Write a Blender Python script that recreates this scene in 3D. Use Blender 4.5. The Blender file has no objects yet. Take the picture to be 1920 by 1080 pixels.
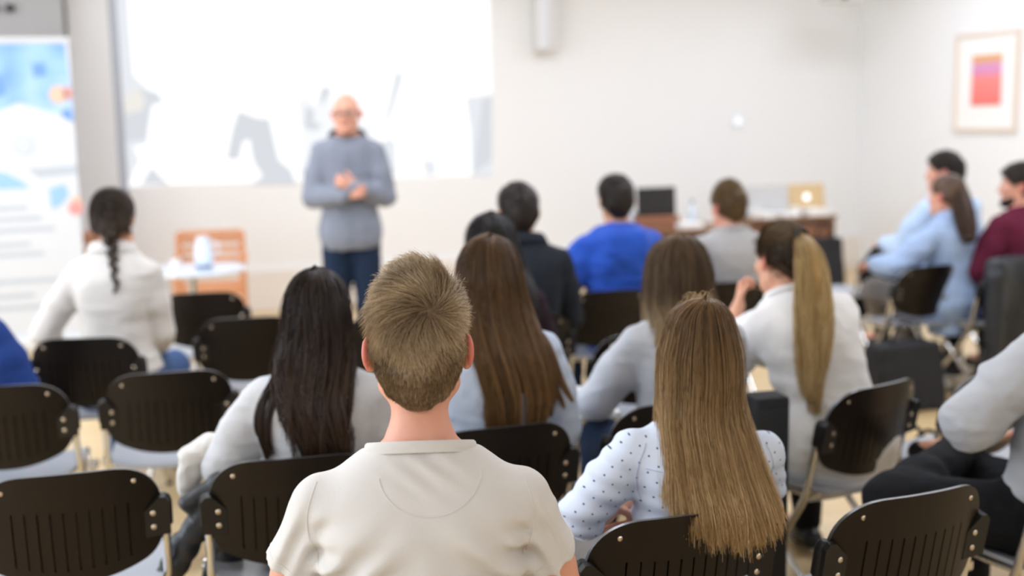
import bpy, math, random
import numpy as np
from mathutils import Matrix, Vector
from mathutils.bvhtree import BVHTree
rng = np.random.default_rng(7)
random.seed(7)
PI = math.pi
scene = bpy.context.scene
COL = scene.collection
FPX, CAMZ, PITCH, ROLL = 2140.0, 1.63, math.atan(305.0/2140.0), -0.018
# ------------------------------------------------------------------ camera
cam_data = bpy.data.cameras.new('camera')
cam = bpy.data.objects.new('camera', cam_data); COL.objects.link(cam)
CM = (Matrix.Rotation(PI/2-PITCH, 3, 'X') @ Matrix.Rotation(ROLL, 3, 'Z'))
cam.matrix_world = Matrix.Translation((0,0,CAMZ)) @ CM.to_4x4()
cam_data.sensor_width = 36.0; cam_data.lens = FPX/1920*36.0
cam_data.clip_start = .05; cam_data.clip_end = 100
cam_data.dof.use_dof = True; cam_data.dof.focus_distance = 2.2; cam_data.dof.aperture_fstop = 1.65
scene.camera = cam
CMn = np.array(CM)
def ray(px, py):
    return CMn[:,0]*(px-960)/FPX + CMn[:,1]*(540-py)/FPX - CMn[:,2]
def W(px, py, D):                       # point seen at pixel px,py at forward distance D
    d = ray(px,py); return np.array([0,0,CAMZ]) + d*(D/d[1])
def Wz(px, py, z):                      # point seen at pixel px,py at height z
    d = ray(px,py); return np.array([0,0,CAMZ]) + d*((z-CAMZ)/d[2])
def proj(p):
    q = CMn.T @ (np.asarray(p,float)-np.array([0,0,CAMZ]))
    return 960+FPX*q[0]/-q[2], 540-FPX*q[1]/-q[2]
# ------------------------------------------------------------------ colour and materials
def lin(c):
    if isinstance(c, str):
        c = [int(c[i:i+2],16)/255 for i in (0,2,4)]
    return tuple((x/12.92 if x<=.04045 else ((x+.055)/1.055)**2.4) for x in c)+(1.0,)
def mat(name, col, rough=.6, metal=0., spec=.5, bump=0., bscale=40., var=0., vscale=6., sheen=0., emit=None, estr=1., stretch=(1,1,1), coat=0., sss=0., trans=0.):
    m = bpy.data.materials.new(name); m.use_nodes = True
    nt = m.node_tree; N = nt.nodes; L = nt.links; b = N['Principled BSDF']
    c = lin(col); b.inputs['Base Color'].default_value = c
    b.inputs['Roughness'].default_value = rough; b.inputs['Metallic'].default_value = metal
    b.inputs['Specular IOR Level'].default_value = spec
    if sheen: b.inputs['Sheen Weight'].default_value = sheen; b.inputs['Sheen Roughness'].default_value=.5
    if coat: b.inputs['Coat Weight'].default_value = coat; b.inputs['Coat Roughness'].default_value=.15
    if sss:
        b.inputs['Subsurface Weight'].default_value = sss; b.inputs['Subsurface Radius'].default_value=(.012,.005,.003); b.inputs['Subsurface Scale'].default_value=1
    if trans: b.inputs['Transmission Weight'].default_value = trans
    if emit: b.inputs['Emission Color'].default_value = lin(emit); b.inputs['Emission Strength'].default_value = estr
    if bump or var:
        tc = N.new('ShaderNodeTexCoord'); mp = N.new('ShaderNodeMapping'); mp.inputs['Scale'].default_value = stretch
        L.new(tc.outputs['Object'], mp.inputs['Vector'])
    if bump:
        t = N.new('ShaderNodeTexNoise'); t.inputs['Scale'].default_value = bscale; t.inputs['Detail'].default_value = 4
        L.new(mp.outputs[0], t.inputs['Vector'])
        bp = N.new('ShaderNodeBump'); bp.inputs['Strength'].default_value = min(1,bump); bp.inputs['Distance'].default_value = .004
        L.new(t.outputs[0], bp.inputs['Height']); L.new(bp.outputs[0], b.inputs['Normal'])
    if var:
        t2 = N.new('ShaderNodeTexNoise'); t2.inputs['Scale'].default_value = vscale; t2.inputs['Detail'].default_value = 5
        L.new(mp.outputs[0], t2.inputs['Vector'])
        mx = N.new('ShaderNodeMix'); mx.data_type = 'RGBA'
        mx.inputs[6].default_value = tuple(x*(1-var) for x in c[:3])+(1,); mx.inputs[7].default_value = tuple(min(1,x*(1+var)) for x in c[:3])+(1,)
        L.new(t2.outputs[0], mx.inputs[0]); L.new(mx.outputs[2], b.inputs['Base Color'])
    m.diffuse_color = c
    return m
def emat(name, col, s=1.):
    m = bpy.data.materials.new(name); m.use_nodes = True; nt = m.node_tree
    nt.nodes.remove(nt.nodes['Principled BSDF']); e = nt.nodes.new('ShaderNodeEmission')
    e.inputs[0].default_value = lin(col); e.inputs[1].default_value = s
    nt.links.new(e.outputs[0], nt.nodes['Material Output'].inputs[0]); return m
def hair_mat(name, dark, light, tdark=None, tlight=None, p0=.45, p1=.9, rough=.38):
    """dark/light strands at the root, tdark/tlight at the tips; attributes tone and along live on the mesh"""
    m = bpy.data.materials.new(name); m.use_nodes = True; nt = m.node_tree; N=nt.nodes; L=nt.links; b=N['Principled BSDF']
    def at(n):
        a = N.new('ShaderNodeAttribute'); a.attribute_name = n; return a.outputs['Fac']
    def mix(a,b_,f):
        x = N.new('ShaderNodeMix'); x.data_type='RGBA'
        for i,v in ((6,a),(7,b_)):
            if isinstance(v,tuple): x.inputs[i].default_value = v
            else: L.new(v, x.inputs[i])
        L.new(f, x.inputs[0]); return x.outputs[2]
    root = mix(lin(dark), lin(light), at('tone'))
    tip = mix(lin(tdark or dark), lin(tlight or light), at('tone'))
    mr = N.new('ShaderNodeMapRange'); mr.inputs[1].default_value=p0; mr.inputs[2].default_value=p1
    L.new(at('along'), mr.inputs[0]); L.new(mix(root,tip,mr.outputs[0]), b.inputs['Base Color'])
    b.inputs['Roughness'].default_value = rough; b.inputs['Specular IOR Level'].default_value=.35
    return m
# ------------------------------------------------------------------ meshes
def link(o, parent=None):
    COL.objects.link(o)
    if parent is not None: o.parent = parent
    return o
def mesh_np(name, V, quads=None, tris=None, smooth=True, mats=(), parent=None, attrs=None, midx=None):
    V = np.ascontiguousarray(V, np.float32)
    lp=[]; tot=[]
    if quads is not None and len(quads): lp.append(np.asarray(quads,np.int32).ravel()); tot.append(np.full(len(quads),4,np.int32))
    if tris is not None and len(tris): lp.append(np.asarray(tris,np.int32).ravel()); tot.append(np.full(len(tris),3,np.int32))
    lp=np.concatenate(lp); tot=np.concatenate(tot)
    me = bpy.data.meshes.new(name)
    me.vertices.add(len(V)); me.vertices.foreach_set('co', V.ravel())
    me.loops.add(len(lp)); me.loops.foreach_set('vertex_index', lp)
    me.polygons.add(len(tot)); st = np.zeros(len(tot),np.int32); st[1:]=np.cumsum(tot)[:-1]
    me.polygons.foreach_set('loop_start', st)
    for m in mats: me.materials.append(m)
    if midx is not None: me.polygons.foreach_set('material_index', np.asarray(midx,np.int32))
    me.update(calc_edges=True)
    me.polygons.foreach_set('use_smooth', np.full(len(tot), smooth))
    for k,v in (attrs or {}).items():
        a = me.attributes.new(k,'FLOAT','POINT'); a.data.foreach_set('value', np.ascontiguousarray(v,np.float32))
    return link(bpy.data.objects.new(name, me), parent)
class MB:
    """collects shapes of one part, built as one mesh object"""
    def __init__(s): s.v=[]; s.f=[]; s.mi=[]; s.cur=0
    def add(s, V, F):
        o=len(s.v); s.v += [tuple(map(float,p)) for p in V]; s.f += [tuple(i+o for i in f) for f in F]; s.mi += [s.cur]*len(F); return s
    def box(s, c, sz, R=None, bev=0.):
        a=[x/2 for x in sz]; 
        if bev<=0:
            V=[(x*a[0],y*a[1],z*a[2]) for x in(-1,1) for y in(-1,1) for z in(-1,1)]
            F=[(0,1,3,2),(4,6,7,5),(0,4,5,1),(2,3,7,6),(0,2,6,4),(1,5,7,3)]
        else:
            V=[];F=[]
            b=bev; prof=[]
            for cx,cy,a0 in ((1,1,0),(-1,1,90),(-1,-1,180),(1,-1,270)):
                for k in range(4):
                    an=math.radians(a0+k*30); prof.append((cx*(a[0]-b)+b*math.cos(an), cy*(a[1]-b)+b*math.sin(an)))
            n=len(prof)
            for (zz,sc) in ((-a[2],b),(-a[2]+b*.3,b*.3),(-a[2]+b,0),(a[2]-b,0),(a[2]-b*.3,b*.3),(a[2],b)):
                for (x,y) in prof:
                    V.append((x*(1-sc/a[0]), y*(1-sc/a[1]), zz))
            for r in range(5):
                for i in range(n):
                    j=(i+1)%n; F.append((r*n+i,r*n+j,(r+1)*n+j,(r+1)*n+i))
            F.append(tuple(range(n-1,-1,-1))); F.append(tuple(5*n+i for i in range(n)))
        R = np.eye(3) if R is None else np.array(R)
        return s.add([R@np.array(p)+np.array(c) for p in V], F)
    def tube(s, pts, r, n=10, flat=1.0):
        P=[np.array(p,float) for p in pts]; R=[r]*len(P) if np.isscalar(r) else list(r)
        V=[];F=[]; u=None
        for i,p in enumerate(P):
            t=P[min(i+1,len(P)-1)]-P[max(i-1,0)]; t/=np.linalg.norm(t)+1e-9
            if u is None:
                u=np.cross(t,[0,0,1.]) if abs(t[2])<.9 else np.cross(t,[1.,0,0])
            u=u-t*np.dot(u,t); u/=np.linalg.norm(u); w=np.cross(t,u)
            for k in range(n):
                a=2*PI*k/n; V.append(p+R[i]*(math.cos(a)*u+flat*math.sin(a)*w))
        for i in range(len(P)-1):
            for k in range(n):
                j=(k+1)%n; F.append((i*n+k,i*n+j,(i+1)*n+j,(i+1)*n+k))
        F.append(tuple(range(n-1,-1,-1))); F.append(tuple((len(P)-1)*n+k for k in range(n)))
        return s.add(V,F)
    def lathe(s, prof, c=(0,0,0), n=24, sx=1., sy=1., R=None):
        V=[];F=[]; R=np.eye(3) if R is None else np.array(R)
        for (r,z) in prof:
            for k in range(n):
                a=2*PI*k/n; V.append(R@np.array([r*sx*math.cos(a), r*sy*math.sin(a), z])+np.array(c))
        for i in range(len(prof)-1):
            for k in range(n):
                j=(k+1)%n; F.append((i*n+k,i*n+j,(i+1)*n+j,(i+1)*n+k))
        F.append(tuple(range(n-1,-1,-1))); F.append(tuple((len(prof)-1)*n+k for k in range(n)))
        return s.add(V,F)
    def prism(s, poly, y0, y1, R=None, c=(0,0,0)):
        """polygon in x,z extruded along y"""
        n=len(poly); V=[(x,y0,z) for x,z in poly]+[(x,y1,z) for x,z in poly]
        F=[tuple(range(n)), tuple(range(2*n-1,n-1,-1))]+[(i,i+n,(i+1)%n+n,(i+1)%n) for i in range(n)]
        R=np.eye(3) if R is None else np.array(R)
        return s.add([R@np.array(p)+np.array(c) for p in V],F)
    def build(s, name, mats, parent=None, smooth=False, angle=40):
        me=bpy.data.meshes.new(name); me.from_pydata(s.v,[],s.f)
        if not isinstance(mats,(list,tuple)): mats=[mats]
        for m in mats: me.materials.append(m)
        me.polygons.foreach_set('material_index', s.mi)
        import bmesh
        bm=bmesh.new(); bm.from_mesh(me); bmesh.ops.recalc_face_normals(bm, faces=bm.faces); bm.to_mesh(me); bm.free()
        if smooth:
            me.polygons.foreach_set('use_smooth',[True]*len(me.polygons))
            try: me.set_sharp_from_angle(angle=math.radians(angle))
            except Exception: pass
        me.update()
        return link(bpy.data.objects.new(name,me),parent)
def rotz(a):
    c,s=math.cos(a),math.sin(a); return np.array([[c,-s,0],[s,c,0],[0,0,1.]])
def rotx(a):
    c,s=math.cos(a),math.sin(a); return np.array([[1.,0,0],[0,c,-s],[0,s,c]])
def roty(a):
    c,s=math.cos(a),math.sin(a); return np.array([[c,0,s],[0,1.,0],[-s,0,c]])
def tag(o, label, cat, group=None, kind=None):
    o['label']=label; o['category']=cat
    if group: o['group']=group
    if kind: o['kind']=kind
    return o
def struct(o): o['kind']='structure'; return o
def thing(name, label, cat, loc=(0,0,0), rz=0., group=None):
    o=bpy.data.objects.new(name,None); o.empty_display_size=.1; link(o)
    o.location=tuple(map(float,loc)); o.rotation_euler=(0,0,rz); return tag(o,label,cat,group)
def kids(o): return [c for c in bpy.data.objects if c.parent==o]
def copy_tree(o, parent=None, table=None):
    if table is None:
        table={}
        for c in bpy.data.objects:
            if c.parent: table.setdefault(c.parent.name,[]).append(c)
    c=o.copy(); COL.objects.link(c)
    if parent is not None: c.parent=parent
    for ch in table.get(o.name,[]): copy_tree(ch,c,table)
    return c
# ------------------------------------------------------------------ noise
LAT = rng.random((32,32,32)).astype(np.float32)
def vnoise(P):
    P=np.asarray(P,np.float32); i=np.floor(P).astype(int); f=P-i; f=f*f*(3-2*f); i&=31; j=(i+1)&31
    def g(a,b,c): return LAT[a[...,0],b[...,1],c[...,2]]
    x,y,z=f[...,0],f[...,1],f[...,2]
    c00=g(i,i,i)*(1-x)+g(j,i,i)*x; c10=g(i,j,i)*(1-x)+g(j,j,i)*x
    c01=g(i,i,j)*(1-x)+g(j,i,j)*x; c11=g(i,j,j)*(1-x)+g(j,j,j)*x
    return (c00*(1-y)+c10*y)*(1-z)+(c01*(1-y)+c11*y)*z
def ridged(P): return 1-np.abs(2*vnoise(P)-1)
# ------------------------------------------------------------------ distance fields
def smin(a,b,k):
    if k<=0: return np.minimum(a,b)
    h=np.clip(.5+.5*(b-a)/k,0,1); return b*(1-h)+a*h-k*h*(1-h)
def smax(a,b,k): return -smin(-a,-b,k)
def ell(X,Y,Z,c,r):
    x=(X-c[0])/r[0]; y=(Y-c[1])/r[1]; z=(Z-c[2])/r[2]
    k0=np.sqrt(x*x+y*y+z*z)+1e-9; k1=np.sqrt((x/r[0])**2+(y/r[1])**2+(z/r[2])**2)+1e-9
    return k0*(k0-1)/k1
def capd(X,Y,Z,a,b,ra,rb):
    a=np.asarray(a,float); b=np.asarray(b,float); d=b-a; L2=float(d@d)+1e-12
    t=np.clip(((X-a[0])*d[0]+(Y-a[1])*d[1]+(Z-a[2])*d[2])/L2,0,1)
    return np.sqrt((X-a[0]-t*d[0])**2+(Y-a[1]-t*d[1])**2+(Z-a[2]-t*d[2])**2)-(ra+(rb-ra)*t)
class Field:
    def __init__(s, lo, hi, h):
        s.lo=np.array(lo,float); s.h=h; n=np.ceil((np.array(hi)-s.lo)/h).astype(int)+1
        s.n=n; s.F=np.full(n,.3,np.float32)
        s.ax=[(s.lo[i]+h*np.arange(n[i])).astype(np.float32) for i in range(3)]
    def sub(s, lo, hi):
        sl=[]
        for i in range(3):
            a=max(0,int((lo[i]-s.lo[i])/s.h)); b=min(s.n[i],int((hi[i]-s.lo[i])/s.h)+2)
            if b<=a: return None
            sl.append(slice(a,b))
        return tuple(sl)
    def put(s, fn, lo, hi, k=.02, op='u', pad=None):
        pad = (k+.035) if pad is None else pad
        sl=s.sub(np.array(lo)-pad, np.array(hi)+pad)
        if sl is None: return
        X=s.ax[0][sl[0]][:,None,None]; Y=s.ax[1][sl[1]][None,:,None]; Z=s.ax[2][sl[2]][None,None,:]
        d=fn(X,Y,Z).astype(np.float32); A=s.F[sl]
        if op=='u': s.F[sl]=smin(A,d,k)
        elif op=='s': s.F[sl]=smax(A,-d,k)
        elif op=='i': s.F[sl]=smax(A,d,k)
    def cap(s,a,b,ra,rb,k=.02,op='u'):
        a=np.array(a,float); b=np.array(b,float); m=max(ra,rb)
        s.put(lambda X,Y,Z: capd(X,Y,Z,a,b,ra,rb), np.minimum(a,b)-m, np.maximum(a,b)+m, k, op)
    def chain(s,pts,rs,k=.02):
        for i in range(len(pts)-1): s.cap(pts[i],pts[i+1],rs[i],rs[i+1],k)
    def ell(s,c,r,R=None,k=.02,op='u'):
        c=np.array(c,float); m=max(r); R=np.eye(3) if R is None else R
        def fn(X,Y,Z):
            x,y,z=X-c[0],Y-c[1],Z-c[2]
            return ell(R[0,0]*x+R[1,0]*y+R[2,0]*z, R[0,1]*x+R[1,1]*y+R[2,1]*z, R[0,2]*x+R[1,2]*y+R[2,2]*z,(0,0,0),r)
        s.put(fn,c-m,c+m,k,op)
    def displace(s, fn, band=.03):
        idx=np.nonzero(np.abs(s.F)<band)
        P=np.stack([s.ax[i][idx[i]] for i in range(3)],-1)
        s.F[idx]+=fn(P).astype(np.float32)
    def cut(s, P, n, k=.003):
        """removes what lies on the n side of the plane through P"""
        n=np.array(n,float); n/=np.linalg.norm(n); P=np.array(P,float)
        X=s.ax[0][:,None,None]; Y=s.ax[1][None,:,None]; Z=s.ax[2][None,None,:]
        s.F=smax(s.F, (((X-P[0])*n[0]+(Y-P[1])*n[1]+(Z-P[2])*n[2])).astype(np.float32), k)
    def sample(s, P):
        q=(P-s.lo)/s.h; i=np.clip(np.floor(q).astype(int),0,s.n-2); f=np.clip(q-i,0,1)
        out=0
        for dx in(0,1):
            for dy in(0,1):
                for dz in(0,1):
                    w=(f[...,0] if dx else 1-f[...,0])*(f[...,1] if dy else 1-f[...,1])*(f[...,2] if dz else 1-f[...,2])
                    out=out+w*s.F[i[...,0]+dx,i[...,1]+dy,i[...,2]+dz]
        return out
    def push(s, P, eps, iters=3, maxstep=.03):
        """moves points out of the solid"""
        P=P.copy(); e=s.h
        for _ in range(iters):
            f=s.sample(P); m=f<eps
            if not m.any(): break
            Q=P[m]; g=np.stack([s.sample(Q+np.eye(3)[i]*e)-s.sample(Q-np.eye(3)[i]*e) for i in range(3)],-1)
            g/=np.linalg.norm(g,axis=-1,keepdims=True)+1e-6
            P[m]=Q+g*np.minimum(eps-f[m],maxstep)[:,None]
        return P
    def mesh(s, relax=1):
        F=s.F; S=F<0
        c=np.zeros(tuple(np.array(F.shape)-1),np.uint8)
        for dx in(0,1):
            for dy in(0,1):
                for dz in(0,1):
                    c+=S[dx:F.shape[0]-1+dx,dy:F.shape[1]-1+dy,dz:F.shape[2]-1+dz]
        mixed=(c>0)&(c<8); cells=np.argwhere(mixed); idx=np.full(c.shape,-1,np.int32); idx[mixed]=np.arange(len(cells))
        acc=np.zeros((len(cells),3)); cnt=np.zeros(len(cells))
        cor=[(a,b,d) for a in(0,1) for b in(0,1) for d in(0,1)]
        fv={q:F[cells[:,0]+q[0],cells[:,1]+q[1],cells[:,2]+q[2]] for q in cor}
        for q in cor:
            for a in range(3):
                if q[a]==0:
                    r=list(q); r[a]=1; r=tuple(r); fa,fb=fv[q],fv[r]; m=(fa<0)!=(fb<0)
                    t=fa[m]/(fa[m]-fb[m]); p=np.tile(np.array(q,float),(m.sum(),1)); p[:,a]+=t; acc[m]+=p; cnt[m]+=1
        V=s.lo+s.h*(cells+acc/cnt[:,None])
        Q=[]
        for a in range(3):
            b,d=(a+1)%3,(a+2)%3
            sl0=[slice(1,-1)]*3; sl1=[slice(1,-1)]*3; sl0[a]=slice(0,-1); sl1[a]=slice(1,None)
            A=S[tuple(sl0)]; B=S[tuple(sl1)]; e=np.argwhere(A!=B)
            if not len(e): continue
            ins=A[e[:,0],e[:,1],e[:,2]]
            e=e.copy(); 
            for i in range(3):
                if i!=a: e[:,i]+=1
            def cell(ob,od):
                g=e.copy(); g[:,b]+=ob; g[:,d]+=od; return idx[g[:,0],g[:,1],g[:,2]]
            q=np.stack([cell(-1,-1),cell(0,-1),cell(0,0),cell(-1,0)],-1)
            q[~ins]=q[~ins][:,::-1]; Q.append(q)
        Q=np.concatenate(Q); Q=Q[(Q>=0).all(1)]
        for _ in range(relax):
            E=np.concatenate([Q[:,[0,1]],Q[:,[1,2]],Q[:,[2,3]],Q[:,[3,0]]])
            n=len(V); s_=np.zeros((n,3)); 
            for i in range(3): s_[:,i]=np.bincount(E[:,0],V[E[:,1],i],n)+np.bincount(E[:,1],V[E[:,0],i],n)
            k=np.bincount(E[:,0],minlength=n)+np.bincount(E[:,1],minlength=n)
            V=V*.5+.5*s_/np.maximum(k,1)[:,None]
        return V,Q
def tube_np(P, r, sides=3):
    """P (N,S,3) polylines, r (N,S) radii -> verts, quads"""
    N,S,_=P.shape
    T=np.empty_like(P); T[:,1:-1]=P[:,2:]-P[:,:-2]; T[:,0]=P[:,1]-P[:,0]; T[:,-1]=P[:,-1]-P[:,-2]
    T/=np.linalg.norm(T,axis=-1,keepdims=True)+1e-9
    ref=np.where(np.abs(T[...,1:2])<.9,np.array([0,1.,0]),np.array([1.,0,0])); 
    U=np.cross(T,ref); U/=np.linalg.norm(U,axis=-1,keepdims=True)+1e-9; B=np.cross(T,U)
    V=np.empty((N,S,sides,3))
    for k in range(sides):
        a=2*PI*k/sides; V[:,:,k]=P+r[...,None]*(math.cos(a)*U+math.sin(a)*B)
    base=(np.arange(N)*S*sides)[:,None,None]+(np.arange(S-1)*sides)[None,:,None]+np.arange(sides)[None,None,:]
    nxt=(np.arange(N)*S*sides)[:,None,None]+(np.arange(S-1)*sides)[None,:,None]+((np.arange(sides)+1)%sides)[None,None,:]
    Q=np.stack([base,nxt,nxt+sides,base+sides],-1).reshape(-1,4)
    return V.reshape(-1,3),Q
# ------------------------------------------------------------------ people
TT=np.array([-.13,-.06,0,.08,.16,.24,.32,.40,.455,.495,.525,.55])
MALE=dict(rx=[.13,.168,.178,.170,.158,.157,.163,.172,.176,.152,.104,.068], ry=[.09,.115,.125,.118,.110,.112,.118,.116,.100,.078,.066,.058],
          cy=[0,-.005,-.008,-.012,-.014,-.016,-.02,-.022,-.014,-.006,0,.006], sw=.178, ar=(.053,.046,.040,.029), neck=.050)
FEMALE=dict(rx=[.13,.178,.186,.166,.136,.134,.144,.154,.152,.126,.086,.056], ry=[.09,.118,.128,.115,.1,.1,.108,.104,.088,.068,.056,.05],
          cy=[0,-.005,-.008,-.01,-.008,-.008,-.014,-.02,-.014,-.006,0,.006], sw=.150, ar=(.044,.038,.034,.024), neck=.044)
def rodr(v, ax, a):
    ax=ax/np.linalg.norm(ax); return v*math.cos(a)+np.cross(ax,v)*math.sin(a)+ax*np.dot(ax,v)*(1-math.cos(a))
def nrm(v): v=np.array(v,float); return v/(np.linalg.norm(v)+1e-9)
def add_hand(F, wrist, d, n, side, curl=.5, sc=1., k=.004, spread=.0, thumb=(.6,.75,.25)):
    d=nrm(d); n=np.array(n,float); n=nrm(n-d*np.dot(d,n)); t=np.cross(d,n)*(1 if side>0 else -1)
    w=np.array(wrist,float)
    for o in (-.027,-.009,.009,.027):
        F.cap(w+sc*(.008*d+.6*o*t), w+sc*(.088*d+o*t), .015*sc, .0125*sc, .012)
    for i,(o,L) in enumerate(((.029,.070),(.0095,.079),(-.0105,.073),(-.029,.057))):
        p=w+sc*(.086*d+o*t); dd=rodr(d, np.cross(d,n), 0) + t*o*spread*10; dd=nrm(dd); ax=np.cross(dd,n)
        for j,(fr,cu) in enumerate(((.45,.55),(.31,1.0),(.24,.7))):
            dd=rodr(dd,ax,curl*cu*(1+.08*i)); q=p+dd*L*fr*sc; r0=(.0096-.0011*j)*sc; F.cap(p,q,r0,r0-.0009*sc,k); p=q
    p=w+sc*(.022*d+.026*t); dd=nrm(thumb[0]*d+thumb[1]*t+thumb[2]*n)
    F.cap(w+.012*sc*d+.01*t*sc,p+dd*.03*sc,.015*sc,.0125*sc,.01); p=p+dd*.03*sc
    dd=nrm(dd+.35*d*1+.2*n); F.cap(p,p+dd*.032*sc,.0115*sc,.0105*sc,k); p=p+dd*.032*sc
    dd=nrm(dd+.3*d+.25*n); F.cap(p,p+dd*.024*sc,.0105*sc,.0085*sc,k)
def head_sdf(x,y,z,sex):
    f = sex=='f'
    d=ell(x,y,z,(0,-.012,.025),(.075,.096,.093))
    d=smin(d,ell(x,y,z,(0,.034,-.03),(.060,.064,.082)),.03)
    d=smin(d,ell(x,y,z,(0,.048,-.086),(.040 if f else .045,.042,.030)),.03)
    d=smin(d,capd(x,y,z,(-.05,-.005,-.06),(-.022,.055,-.092),.022,.018),.025)
    d=smin(d,capd(x,y,z,(.05,-.005,-.06),(.022,.055,-.092),.022,.018),.025)
    d=smin(d,capd(x,y,z,(-.03,.080,.028),(.03,.080,.028),.012,.012),.02)
    for s in(-1,1):
        d=smin(d,ell(x,y,z,(s*.040,.066,-.022),(.020,.022,.016)),.02)
        d=smax(d,-ell(x,y,z,(s*.031,.101,.004),(.016,.014,.010)),.012)
    d=smin(d,capd(x,y,z,(0,.090,.012),(0,.110,-.026),.008,.011),.012)
    d=smin(d,capd(x,y,z,(-.010,.098,-.030),(.010,.098,-.030),.008,.008),.008)
    d=smin(d,ell(x,y,z,(0,.090,-.057),(.022,.010,.005)),.005)
    d=smin(d,ell(x,y,z,(0,.089,-.066),(.019,.010,.006)),.005)
    d=smin(d,ell(x,y,z,(0,.084,-.101),(.018,.014,.013)),.015)
    for s in(-1,1):
        # ear: a tilted disc standing off the skull, hollowed on its outer face
        a=.42*s; xx=(x-s*.079)*math.cos(a)-(y+.012)*math.sin(a)*-1*1.0; yy=-(x-s*.079)*math.sin(a)+(y+.012)*math.cos(a)
        e=ell(xx*1.0,yy,z,(s*.004,-.008,.0),(.0085,.0195,.031))
        e=smin(e,ell(xx,yy,z,(s*.002,-.004,-.026),(.007,.010,.010)),.008)
        e=smax(e,-ell(xx,yy,z,(s*.013,-.004,.004),(.006,.010,.018)),.004)
        d=smin(d,e,.006)
    return d
EYE_ME={}
def eye_mesh(col):
    if col in EYE_ME: return EYE_ME[col]
    m=MB(); n=12; prof=[]
    m2=MB()
    for i,(a0,a1) in enumerate(((90,68),(68,50),(50,-90))):
        m2.cur=(2,1,0)[i]
        m2.lathe([(.0118*math.cos(math.radians(a0+(a1-a0)*k/5))+1e-5,.0118*math.sin(math.radians(a0+(a1-a0)*k/5))) for k in range(6)],n=14)
    o=m2.build('eye',[M['eyewhite'],mat('iris_'+col,col,.2),M['pupil']],None,True)
    me=o.data; bpy.data.objects.remove(o); EYE_ME[col]=me; return me
class Ctx: pass
def folds(specs):
    """list of (amp, A) : ridged noise on coordinates scaled by A (3-vector or 3x3), or callables"""
    def fn(P):
        d=0
        for s in specs:
            if callable(s): d=d+s(P); continue
            amp,A=s[0],np.array(s[1],float); off=s[2] if len(s)>2 else 0
            Q=P*A if A.ndim==1 else P@A.T
            Q=Q+.35*np.stack([vnoise(P*9+3),vnoise(P*9+11),vnoise(P*9+23)],-1)
            d=d-amp*(ridged(Q+off)-.5)
        return d
    return fn
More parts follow.
